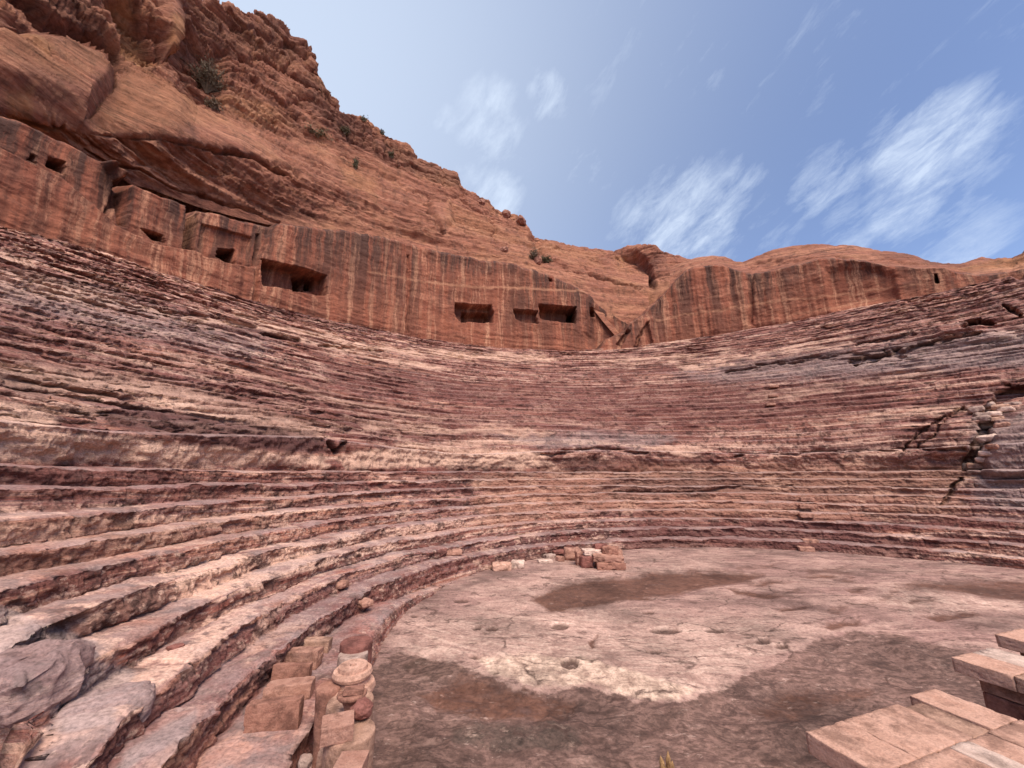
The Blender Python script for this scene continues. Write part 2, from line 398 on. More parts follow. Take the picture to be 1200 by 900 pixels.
# control profile: list of (r, z, row number, is_tread)
prof_r, prof_z, prof_k, prof_t, prof_s = [], [], [], [], []
one = np.ones(NT)
def seg(r0, z0, r1, z1, n, k, tread):
    for i in range(n):
        t = i / n
        prof_r.append(one * (r0 + (r1 - r0) * t)); prof_z.append(z0 + (z1 - z0) * t)
        prof_k.append(k); prof_t.append(tread)
zprev = one * -.12
rise0 = np.interp(deg, [150, 168, 195], [0, .33, .33])      # low kerb row in front of the near rows
rk = np.interp(deg, [148, 166, 179, 195], [R0 - .08, R0 - .6, R0 - 1.12, R0 - 1.12])
for i in range(6):
    prof_r.append(rk); prof_z.append(zprev + (rise0 - zprev) * i / 6); prof_k.append(-1); prof_t.append(0)
for i in range(10):
    prof_r.append(rk + (R0 - rk) * i / 10); prof_z.append(rise0 + 0 * one); prof_k.append(-1); prof_t.append(1)
zprev = rise0
for k in range(9):
    r = R0 + TR * k
    seg(r, zprev, r, ZL[:, k], 13, k, 0)
    r1 = R0 + TR * (k + 1) if k < 8 else 19.1
    seg(r, ZL[:, k], r1, ZL[:, k] + .02, 13, k, 1); zprev = ZL[:, k] + .02
seg(19.1, zprev, 19.1, zw_top, 20, 9, 0)
zprev = zw_top; r = 19.1
dr = (38.6 - 19.1 - .7) / NU
seg(r, zprev, r + .7, zprev + .05, 8, 9, 1); r += .7; zprev = zprev + .05
for k in range(NU):
    zt = zw_top + .05 + (z_base - zw_top - .05) * (k + 1) / NU
    seg(r, zprev, r, zt, 6, 10 + k, 0); seg(r, zt, r + dr, zt, 6, 10 + k, 1); zprev = zt; r += dr
seg(r, zprev, r + .9, zprev, 6, 10 + NU, 1)
seg(r + .9, zprev, r + .9, zprev - 2., 2, 10 + NU, 1)
PR = np.array(prof_r).T; PZ = np.array(prof_z).T; PK = np.array(prof_k); PT = np.array(prof_t)
NPR = PR.shape[1]
TT = np.repeat(TH[:, None], NPR, 1)
_f = np.r_[True, (np.diff(PK) != 0) | (np.diff(PT) != 0)]; _i = np.cumsum(_f) - 1
_p = (np.arange(NPR) - np.flatnonzero(_f)[_i]) / np.bincount(_i)[_i]
_w = np.where((PK == 2) & (PT == 0), _p, ((PK >= 2) * 1.))[None]
TT = TT - R(2.2) * _w * np.clip((TT - R(165)) / R(30), 0, 1) ** 2     # the upper rows end a little earlier
KK = np.repeat(PK[None], NT, 0).astype(float); TD = np.repeat(PT[None], NT, 0).astype(float)
print('cavea', NT, NPR, NT * NPR)
upper = KK >= 10
lowr = KK < 9
# tiers eroded towards a plain slope
slope_r = 19.8 + (PZ - (zw_top[:, None] + .05)) / np.maximum(z_base - zw_top - .05, 1)[:, None] * (38.6 - 19.8)
arc = TT * 18
ctr = sstep(135, 118, np.degrees(TT)) * sstep(44, 56, np.degrees(TT)) * sstep(34, 30, PR)
er = .10 - .22 * ctr + .7 * fbm(TT * 7, PR * .16, PZ * .22, 3)
er += .5 * sstep(28, 36, PR) * sstep(100, 140, np.degrees(TT)) + .3 * sstep(32, 37, PR) + .4 * sstep(135, 160, np.degrees(TT))
er += .45 * sstep(58, 40, np.degrees(TT)) * sstep(24, 32, PR)
er = np.clip(er, 0, .9) * upper
rr = PR * (1 - er) + slope_r * er * 1.0
rr = np.where(upper, rr, PR); zz = PZ.copy()
# wandering row edges, chipped lips
wob = fbm(TT * 9, KK * 3.7, 0 * KK, 4)
chip = fbm(TT * 45, KK * 5.3, 0 * KK + 4, 3)
rr += np.where(KK >= 9, .08 * wob, np.where(KK >= 0, .065 * wob, .03 * wob))
# each row is broken into lengths that sit a little higher or further out than their neighbours
seg_u = TT * 18 / 2.3 + np.modf(np.abs(KK) * .618)[0] * 7 + .25 * fbm(TT * 12, KK * 1.3, 0 * KK, 2)
seg_c = np.floor(seg_u).astype(int); seg_f = seg_u - seg_c
hv = _perm[(_perm[seg_c & 255] + (KK.astype(int) & 63) * 7) & 255] / 255.; hv2 = _perm[(_perm[(seg_c + 91) & 255] + (KK.astype(int) & 63) * 5) & 255] / 255.
near_w = np.where((KK >= 0) & (KK < 9), 1., np.where(KK >= 10, .7, .3))
zz += (hv - .5) * .075 * near_w; rr += (hv2 - .5) * .11 * near_w
gapm = np.exp(-(np.minimum(seg_f, 1 - seg_f) / .012) ** 2) * (hv > .35) * near_w
rr += gapm * .05; zz -= gapm * .035 * TD
zz += np.where(KK < 9, .04, .035) * fbm(TT * 8, KK * 2.9, 0 * KK + 9, 4)
# rounding of the lips: parameter along riser / tread
first = np.r_[True, (np.diff(PK) != 0) | (np.diff(PT) != 0)]
idx = np.cumsum(first) - 1; cnt = np.bincount(idx); start = np.flatnonzero(first)
prm = (np.arange(NPR) - start[idx]) / cnt[idx]
lipd = np.where(PT == 1, prm, 1 - prm)                     # 0 at the lip
lip = np.clip(1 - lipd / .28, 0, 1) ** 2
wear = np.clip(.5 + .9 * fbm(TT * 14, KK * 4.1, 0 * KK + 2, 3), 0, 1.6)
scale_row = np.where(KK < 9, 1., .8)
zz -= lip[None] * (.075 * wear + .04 * np.maximum(chip, 0)) * scale_row; rr += lip[None] * (.06 * wear + .055 * np.maximum(chip, 0)) * scale_row
# toe of the riser leans out
toe = np.where(PT == 0, np.clip(1 - prm / .6, 0, 1), 0)[None]
rr -= toe * .05 * (1 + wob)
X = CX + rr * np.cos(TT); Y = CY + rr * np.sin(TT)
# bulk roughness in 3D
n1 = fbm(X * .55, Y * .55, zz * .9, 4); n2 = fbm(X * 2.1, Y * 2.1, zz * 3.4, 4, .6); n3 = fbm(X * 7, Y * 7, zz * 11, 3, .6)
riser = 1 - TD
amp = np.where(lowr, .8 - .3 * TD, .62)
bed = fbm(X * .12 + 5, Y * .12, zz * 3.6, 4, .6)             # thin bedding ledges
bed2 = fbm(X * .3 + 50, Y * .3, zz * 9., 3, .6)
amp = amp * np.where(upper, 1 - .45 * ctr, 1)
disp_r = amp * (.17 * n1 + .085 * n2) + .05 * n3 * (.3 + riser) + bed * np.where(upper, .16 * (1 - .7 * ctr) + .60 * er, .10) + bed2 * np.where(upper, .08 * (1 - .6 * ctr) + .3 * er, .05)
disp_z = amp * (.07 * n1 + .035 * n2) + .02 * n3 + np.where(upper, er * .15 * n2, 0)
# undercut risers: hollows eaten into the faces
hol = sstep(.12, .5, fbm(TT * 11, KK * 2.3, zz * .6 + 30, 4))
disp_r += hol * riser * np.sin(np.clip(prm, 0, 1) * np.pi)[None] * np.where(lowr, .16, .13)
disp_r += np.where(KK == 9, .25 * n1 + .1 * n2, 0)
# broken-away lumps of the upper tiers
blk, bord = cells(X * .30, Y * .30, zz * 1.1)
disp_r += np.where(upper, ((blk - .5) * .5 + np.exp(-(bord / .045) ** 2) * .25) * sstep(.25, .75, er + .35 * fbm(TT * 5, zz * .15, 0 * zz + 11, 2)) * .45, 0)
rr2 = rr + disp_r; zz2 = zz + disp_z
P = np.stack([CX + rr2 * np.cos(TT), CY + rr2 * np.sin(TT), zz2], -1)
px, py = project(P)
jit = 7 * fbm(X * .8, Y * .8, zz * 1.2, 4)
pxn, pyn = px + jit * 1.3, py + jit * .6
# hand-placed breaks, given as pixel outlines on the real surface
def carve(poly, depth, width, soft=2., closed=False):
    m = pmask(pxn, pyn, poly, soft, closed, width)
    return m * depth
cv = 0
for poly, dpt, wd in (
    ([(1060, 528), (1080, 505), (1105, 488), (1130, 478)], .7, 1.5), ([(1078, 525), (1095, 508), (1112, 488)], .5, 1.),
    ([(1128, 545), (1142, 530), (1152, 508), (1158, 480), (1170, 465), (1195, 458)], 1.3, 6.), ([(1105, 592), (1118, 575), (1126, 562)], .8, 2.5),
    ([(1000, 425), (1060, 410), (1100, 398), (1150, 392)], .9, 2.5), ([(1000, 402), (1040, 398), (1070, 390)], .6, 1.5),
    ([(1128, 381), (1145, 376), (1160, 379)], 2.4, 3.), ([(1178, 360), (1192, 366)], 1.2, 2.5), ([(1185, 318), (1198, 324)], 1.6, 4.),
    ([(850, 438), (920, 424), (1000, 415), (1060, 418)], .5, 1.5), ([(310, 392), (352, 399)], 1.1, 1.6), ([(375, 405), (455, 412)], .6, 1.2),
    ([(60, 310), (100, 322), (150, 340), (200, 352)], .5, 1.4), ([(190, 365), (250, 372), (300, 384)], .5, 1.4),
    ([(640, 534), (700, 525), (760, 531)], .5, 1.2), ([(860, 534), (950, 531), (1050, 527), (1130, 526)], .5, 1.4),
    ([(720, 576), (790, 578), (850, 572), (930, 570)], .30, 1.2), ([(384, 518), (396, 532), (404, 520)], .9, 3.),
    ([(70, 860), (66, 845), (76, 815), (95, 800)], .12, 1.2), ([(64, 930), (66, 890), (65, 858)], .25, 1.6),
    ):
    cv = cv + carve(poly, dpt, wd, 1.5)
# smooth bulging outcrops on the right
for poly, hgt in (([(1095, 530), (1110, 495), (1150, 488), (1152, 515), (1140, 530)], .6), ([(1150, 540), (1165, 505), (1215, 490), (1215, 560), (1160, 560)], 1.0),
                  ([(1100, 385), (1140, 382), (1185, 395), (1150, 402), (1100, 400)], .7)):
    cv = cv - pmask(px, py, poly, 9.) * hgt
rr2 = rr2 + cv
P = np.stack([CX + rr2 * np.cos(TT), CY + rr2 * np.sin(TT), zz2], -1)
# rounded, blocky near end of the rows
endd = (TT[-1:] - TT) * rr2
endn = fbm(PR * 1.1, 0 * PR + 3, 0 * PR, 2)
ee = np.clip(1 - endd / (.55 + .35 * sstep(14.3, 14.8, PR)), 0, 1)
P[..., 2] -= np.where(KK >= 0, ee ** 2.2 * .22, ee ** 2 * .1) * TD + (1 - TD) * ee ** 2.2 * .18 * prm[None]
# the end face drops to the ground
NE = 36
endP = P[-1]; t = np.linspace(0, 1, NE + 1)[1:]
tang = np.array([-math.sin(R(TH_END)), math.cos(R(TH_END))])
EP = np.zeros((NE, NPR, 3)); EP[:, :, :2] = endP[None, :, :2]; EP[:, :, 2] = endP[None, :, 2] * (1 - t[:, None]) - .3 * t[:, None]
bulge = .10 * np.sin(np.minimum(t * 4, 1) * np.pi / 2)[:, None] + .09 * fbm(EP[..., 0] * 1.6, EP[..., 1] * 1.6, EP[..., 2] * 2.4, 4) * np.minimum(t * 6, 1)[:, None]
bulge = bulge + .05 * fbm(EP[..., 0] * .3, EP[..., 1] * .3, EP[..., 2] * 7, 3) * np.minimum(t * 6, 1)[:, None]
EP[..., 0] += tang[0] * bulge; EP[..., 1] += tang[1] * bulge
P = np.concatenate([P, EP], 0)
ex = lambda a, v=None: np.concatenate([a, np.repeat(a[-1:], NE, 0) if v is None else np.full((NE, NPR), v, float)], 0)
TT, KK, TD, rr2, er = ex(TT), ex(KK), ex(TD, 0.), ex(rr2), ex(er)
px, py = project(P)
jit = fbm(P[..., 0] * .5, P[..., 1] * .5, P[..., 2] * 1.6, 5, .6)
pxn, pyn = px + jit * 26, py + jit * 9
A = {k: np.zeros(P.shape[:2]) for k in ('cream', 'maroon', 'ochre', 'grey', 'dark')}
def paint(k, poly, soft, amt=1., closed=True, width=0):
    A[k] = np.maximum(A[k], amt * pmask(pxn, pyn, poly, soft, closed, width))
paint('cream', [(-40, 462), (50, 478), (76, 496), (60, 504), (-40, 504)], 4, .9)
paint('cream', [(160, 466), (200, 463), (268, 487), (250, 490), (165, 472)], 3)
paint('cream', [(-40, 503), (60, 505), (150, 513), (385, 538), (380, 549), (150, 540), (-40, 540)], 5, .95)
paint('cream', [(400, 532), (480, 520), (560, 525), (640, 530), (650, 545), (400, 549)], 4, .9)
paint('cream', [(760, 528), (820, 523), (850, 526), (800, 533)], 3, .8)
for pl, w, a in (([(215, 372), (300, 382), (360, 400), (430, 417), (520, 432)], 2.5, .9), ([(400, 405), (480, 412), (560, 418), (640, 420)], 4, .8), ([(270, 365), (330, 385), (400, 398)], 3, .9),
                 ([(800, 432), (900, 414), (1000, 398)], 3, .8), ([(700, 425), (800, 418), (860, 411)], 3, .8), ([(120, 415), (190, 430)], 2, .9), ([(40, 330), (110, 345), (200, 368)], 3, .6),
                 ([(880, 470), (1000, 450), (1100, 435)], 2.5, .6), ([(960, 500), (1060, 484), (1140, 480)], 3, .8), ([(0, 300), (40, 310)], 3, .7), ([(700, 408), (740, 404), (800, 398)], 3, .8),
                 ([(200, 415), (300, 440), (400, 470), (520, 492)], 2.5, .55), ([(420, 500), (520, 505), (600, 500)], 3, .6)):
    paint('cream', pl, 3, a, False, w)
paint('dark', [(110, 482), (160, 478), (300, 495), (382, 507), (384, 531), (290, 527), (140, 502)], 4, .7)
paint('maroon', [(110, 482), (160, 478), (300, 495), (382, 507), (384, 531), (290, 527), (140, 502)], 4, .6)
paint('dark', [(0, 437), (45, 440), (66, 460), (62, 474), (0, 455)], 4, .7)
paint('maroon', [(200, 425), (330, 440), (480, 470), (640, 480), (700, 500), (500, 500), (300, 470)], 14, .75)
paint('maroon', [(380, 430), (560, 450), (720, 452), (900, 440), (900, 462), (720, 480), (560, 474), (400, 455)], 9, .7)
paint('maroon', [(700, 418), (800, 408), (900, 398), (900, 404), (800, 420), (700, 428)], 5, .7)
paint('cream', [(430, 492), (520, 500), (640, 504), (640, 509), (520, 507)], 3, .7)
paint('cream', [(470, 520), (560, 516), (640, 519), (560, 524)], 3, .6)
paint('maroon', [(640, 470), (900, 455), (1040, 430), (1060, 470), (900, 500), (640, 500)], 12, .75)
paint('maroon', [(730, 612), (960, 610), (1100, 640), (1060, 662), (730, 648)], 3, .9)
paint('dark', [(740, 616), (960, 614), (1080, 642), (1060, 660), (740, 646)], 3, .3)
paint('maroon', [(-40, 330), (120, 400), (300, 440), (520, 480), (640, 500), (500, 515), (300, 500), (120, 470), (-40, 440)], 16, .45)
paint('cream', [(-40, 440), (30, 425), (170, 440), (380, 500), (380, 512), (150, 470), (60, 465)], 9, .5)
paint('cream', [(-40, 310), (40, 318), (150, 350), (130, 362), (-40, 335)], 7, .35)
paint('dark', [(720, 558), (860, 556), (900, 574), (800, 580), (700, 585)], 4, .5)
paint('dark', [(840, 428), (930, 418), (1060, 404), (1120, 398), (1110, 408), (980, 424), (850, 440)], 4, .55)
paint('grey', [(580, 512), (700, 505), (800, 510), (760, 524), (640, 526)], 5, .6)
paint('maroon', [(0, 548), (140, 552), (230, 560), (190, 578), (0, 580)], 4, .6)
paint('ochre', [(560, 560), (720, 548), (960, 543), (1130, 545), (1130, 602), (960, 612), (720, 600), (560, 620)], 8, .7)
paint('ochre', [(0, 612), (180, 605), (330, 600), (300, 625), (160, 650), (0, 690)], 6, .6)
paint('grey', [(790, 440), (900, 420), (1050, 400), (1210, 385), (1210, 430), (1000, 440), (850, 448)], 9, .75)
paint('grey', [(1135, 500), (1210, 480), (1210, 600), (1150, 590)], 8, .7)
paint('grey', [(-20, 700), (40, 725), (110, 750), (120, 770), (60, 785), (-20, 775)], 3, .9)
paint('grey', [(70, 780), (100, 770), (155, 785), (140, 850), (80, 860), (66, 840)], 3, .9)
paint('grey', [(150, 880), (235, 830), (225, 870), (140, 910)], 4, .9)
paint('grey', [(0, 320), (120, 340), (330, 400), (300, 420), (100, 380), (0, 360)], 12, .5)
paint('ochre', [(-10, 895), (60, 862), (75, 860), (140, 832), (142, 848), (70, 875), (-10, 912)], 2, 1.)
paint('ochre', [(180, 900), (240, 845), (245, 862), (200, 910)], 2, 1.)
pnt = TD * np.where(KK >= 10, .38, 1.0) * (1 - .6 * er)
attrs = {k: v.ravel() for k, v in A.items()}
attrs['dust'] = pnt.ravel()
strat_z = P[..., 2] + .5 * fbm(P[..., 0] * .09, P[..., 1] * .09, 0 * P[..., 2], 3)
attrs['sc'] = np.stack([TT * np.maximum(rr2, 8), rr2 * .3, strat_z], -1).reshape(-1, 3)
V = P.reshape(-1, 3); n_, m_ = P.shape[:2]
Q = grid_quads(n_, m_)
qk = np.repeat(np.minimum(PK[None, :-1], PK[None, 1:]), n_ - 1, 0).ravel()
seat = empty('theatre_seating', (CX, CY, 0), 'curved rock-cut tiers of eroded red and cream banded seating round the orchestra', 'theatre seating')
def child_mesh(name, keep):
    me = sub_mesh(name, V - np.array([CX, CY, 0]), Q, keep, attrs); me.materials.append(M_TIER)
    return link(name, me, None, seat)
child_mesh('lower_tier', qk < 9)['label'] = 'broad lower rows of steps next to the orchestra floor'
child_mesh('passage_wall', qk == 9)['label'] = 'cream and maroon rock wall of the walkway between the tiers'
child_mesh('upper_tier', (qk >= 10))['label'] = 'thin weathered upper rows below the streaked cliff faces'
CAV = dict(P=P[:NT], px=px[:NT], py=py[:NT])
del X, Y, n1, n2, n3, bed, bed2, blk, bord
print('seating ok')

# ------------------------------------------------------------------ THE CUT ROCK WALLS
def h_deep(i, holes): return i > 1 and holes[i - 1][2] != holes[i - 2][2]

def wall(name, label, th0, th1, n, r_of, ztop_of, m, zfoot, feats, holes, topback, cream_lines=()):
    """a grid over arc and height with carved openings; the openings become parts"""
    TH = np.linspace(R(th0), R(th1), n); dg = np.degrees(TH)
    zt = ztop_of(dg); zb = np.interp(dg, deg, z_base) + zfoot
    zt = zt + .35 * fbm(TH * 18, 0 * TH, 0 * TH + 2, 4)
    v = np.linspace(0, 1, m)
    Z = zb[:, None] + (zt - zb)[:, None] * v[None]
    TT = np.repeat(TH[:, None], m, 1); VV = np.repeat(v[None], n, 0)
    RR = np.repeat(r_of(dg)[:, None], m, 1) + VV * .9
    X = CX + RR * np.cos(TT); Y = CY + RR * np.sin(TT)
    RR = RR + .45 * fbm(TT * 9, Z * .05, 0 * Z, 3) + .13 * fbm(X * .5, Y * .5, Z * .9, 4) + .05 * fbm(X * 2, Y * 2, Z * 3, 3)
    RR = RR + .16 * (fbm(TT * 60, Z * .02, 0 * Z + 3, 2))              # faint vertical fluting
    RR = RR + .22 * fbm(X * .06, Y * .06, Z * 1.1, 4) * (1 - sstep(.1, .3, VV) * .6)
    RR = RR + sstep(.94, 1, VV) ** 2 * .5
    P0 = np.stack([CX + RR * np.cos(TT), CY + RR * np.sin(TT), Z], -1)
    px, py = project(P0)
    j = fbm(X * .7, Y * .7, Z * .9, 3)
    pxn, pyn = px + 2.2 * j, py + 1.8 * j
    dark = np.zeros_like(Z); cream = np.zeros_like(Z)
    for poly, depth, soft in feats: RR = RR + pmask(pxn, pyn, poly, soft) * depth
    def repx():
        return project(np.stack([CX + RR * np.cos(TT), CY + RR * np.sin(TT), Z], -1))
    px, py = repx()
    for pl, w, a in cream_lines: cream = np.maximum(cream, a * pmask(px + 6 * j, py + 2.5 * j, pl, 1.2, False, w))
    hm = np.zeros(Z.shape, int)
    for i, (poly, depth, dk) in enumerate(holes, 1):
        if h_deep(i, holes): px, py = repx()
        d = pmask(px + 2.2 * j, py + 1.8 * j, poly, .6)
        RR = RR + d * depth; hm = np.where(d > .04, i, hm)
    P = np.stack([CX + RR * np.cos(TT), CY + RR * np.sin(TT), Z], -1)
    # a rounded crown running back from the top edge
    rows = []
    for dr_, dz_ in topback:
        q = P[:, -1].copy(); q[:, 0] += np.cos(TH) * dr_; q[:, 1] += np.sin(TH) * dr_
        q[:, 2] += dz_ + .5 * fbm(q[:, 0] * .25, q[:, 1] * .25, 0 * TH, 4) * min(1, dr_); rows.append(q)
    P = np.concatenate([P, np.stack(rows, 1)], 1)
    e = len(rows); pad = lambda a, v: np.concatenate([a, np.full((n, e), v, a.dtype)], 1)
    hm, dark, cream, VV = pad(hm, 0), pad(dark, 0.), pad(cream, 0.), pad(VV, .6)
    TTp = np.concatenate([TT, np.repeat(TT[:, -1:], e, 1)], 1)
    RRp = np.hypot(P[..., 0] - CX, P[..., 1] - CY)
    at = {'dark': dark.ravel(), 'cream': cream.ravel(), 'top': VV.ravel(), 'sc': np.stack([TTp * 39, RRp * .3, P[..., 2]], -1).reshape(-1, 3)}
    V = P.reshape(-1, 3); N, Mm = P.shape[:2]; Q = grid_quads(N, Mm)
    hq = np.minimum.reduce([hm[:-1, :-1], hm[1:, :-1], hm[:-1, 1:], hm[1:, 1:]]).ravel()
    mid = math.radians((th0 + th1) / 2)
    org = np.array([CX + 39 * math.cos(mid), CY + 39 * math.sin(mid), float(zb.mean())])
    root = empty(name, org, label, 'rock wall')
    me = sub_mesh('wall_face', V - org, Q, hq == 0, at); me.materials.append(M_WALL); link('wall_face', me, None, root)
    for i, h in enumerate(holes, 1):
        if (hq == i).sum() < 2: continue
        me = sub_mesh(h[2], V - org, Q, hq == i, at); me.materials.append(M_WALL)
        link(h[2], me, None, root)
    return root

LT = np.array([(80.8, 24.6), (87, 28.2), (95.3, 30.3), (103.8, 31.75), (117.1, 31.45), (124.9, 31.1), (134.5, 29.5), (143.5, 26.8), (151, 25.2), (156.5, 24.5), (158.3, 25.7), (163.1, 25.4), (165.8, 24.6), (175, 23.5), (200, 23.)])
zt_left = lambda d: np.interp(d, LT[:, 0], LT[:, 1])
feats_left = [
    # recessed upper facade at the left, above the stepped ledge
    ([(-200, 60), (-200, 90), (0, 170), (40, 191), (75, 207), (108, 236), (135, 258), (146, 235), (150, 205), (142, 190), (100, 120), (-100, 20)], 1.8, 2.5),
    ([(135, 262), (150, 205), (160, 190), (330, 262), (330, 250), (300, 312), (265, 306), (230, 293), (180, 284)], .8, 2.),
    ([(144, 258), (150, 206), (165, 204), (154, 262)], 2.2, 1.5),
    ([(221, 288), (226, 224), (238, 226), (233, 290)], 2.0, 1.2),
    ([(238, 300), (241, 258), (298, 273), (296, 312)], .35, .8),
    ([(700, 330), (760, 350), (760, 420), (706, 420), (690, 395)], 1.5, 9.),
    ([(296, 352), (304, 270), (308, 270), (301, 352)], .35, 1.),
    ([(478, 300), (481, 300), (479, 390), (476, 390)], .3, 1.),
]
holes_left = [
    ([(307, 303), (345, 311), (382, 322), (383, 345), (378, 347), (345, 340), (307, 333)], 1.9, 'cave_opening'),
    ([(342, 324), (355, 326), (355, 342), (343, 341)], 4.5, 'doorway'), ([(357, 326), (368, 327), (368, 341), (357, 341)], 4.5, 'doorway'),
    ([(256, 291), (274, 292), (274, 309), (263, 306), (253, 300)], 4.5, 'doorway'),
    ([(165, 267), (190, 275), (193, 284), (178, 281)], 1.8, 'cave_opening'),
    ([(58, 185), (76, 189), (76, 205), (55, 196)], 4.5, 'doorway'), ([(36, 180), (40, 181), (41, 191), (33, 187)], 3., 'doorway'),
    ([(534, 355), (577, 358), (578, 378), (540, 377), (534, 371)], 1.5, 'cave_opening'), ([(544, 360), (576, 362), (576, 377), (545, 376)], 1.6, 'cave_opening'),
    ([(602, 362), (630, 364), (630, 379), (612, 377), (604, 373)], 1.2, 'cave_opening'),
    ([(632, 357), (675, 359), (675, 379), (664, 378), (634, 373)], 2.4, 'cave_opening'), ([(662, 361), (675, 362), (675, 378), (664, 377)], 4.5, 'doorway'),
    ([(691, 360), (696, 361), (696, 371), (692, 371)], 2., 'window_opening'), ([(712, 366), (720, 367), (719, 374), (712, 373)], 2., 'window_opening'),
    ([(643, 326), (646, 326), (646, 329), (643, 329)], 1., 'window_opening'),
]
wall('rock_wall', 'long streaked orange red rock face with cave openings above the left and middle seating', 76, 200, 1050,
     lambda d: 38.9 + 2.2 * sstep(96, 84, d) + 0 * d, zt_left, 190, -.9, feats_left, holes_left, [(.5, .25), (1.4, .5), (3.2, .9)],
     [([(500, 331), (560, 336), (620, 338), (680, 341), (720, 352), (745, 362)], 1.2, .65), ([(690, 341), (705, 345), (725, 353)], 1., .5), ([(430, 318), (500, 331)], 1., .5)])

RT = np.array([(20, 20.0), (26, 20.2), (33, 20.4), (36, 20.9), (37.4, 21.6), (38.4, 22.5), (39.6, 23.0), (42.7, 24.1), (46.9, 26.3), (51, 27.4), (55.4, 27.5), (58, 27.5), (60.3, 27.8), (64, 29.4), (67, 30), (70.5, 29.8), (74, 27.3), (77, 25.2), (80, 23.3), (83, 21.6), (86, 20.4), (88.5, 18.6)])
feats_right = [
    ([(690, 420), (705, 395), (725, 372), (765, 372), (768, 420)], -.5, 5.),
    ([(703, 392), (735, 385), (736, 390), (705, 397)], .7, 1.5), ([(722, 405), (735, 388), (738, 390), (727, 407)], .9, 1.2), ([(742, 408), (750, 388), (760, 378), (764, 404), (760, 404), (754, 386), (746, 408)], .6, 1.2),
    ([(970, 318), (1005, 308), (1045, 320), (1052, 350), (978, 362)], .55, 6.), ([(880, 316), (884, 316), (882, 380), (878, 380)], .4, 2.),
]
holes_right = [([(1095, 321), (1098, 321), (1099, 331), (1096, 331)], 2., 'window_opening')]
wall('rock_wall', 'streaked rock face with scalloped top above the right half of the seating, split by a gully', 20, 88.5, 620,
     lambda d: 38.7 - .6 * sstep(70, 86, d), lambda d: np.interp(d, RT[:, 0], RT[:, 1]), 130, -1., feats_right, holes_right, [(.6, .25), (1.6, .7), (3.2, 1.1), (6., 1.5), (9., 1.)],
     [([(770, 375), (850, 362), (920, 352), (1000, 345), (1080, 332)], 1.1, .5), ([(930, 368), (1000, 357), (1030, 350)], 1.1, .45), ([(700, 392), (728, 374)], 1., .6)])
print('walls ok')

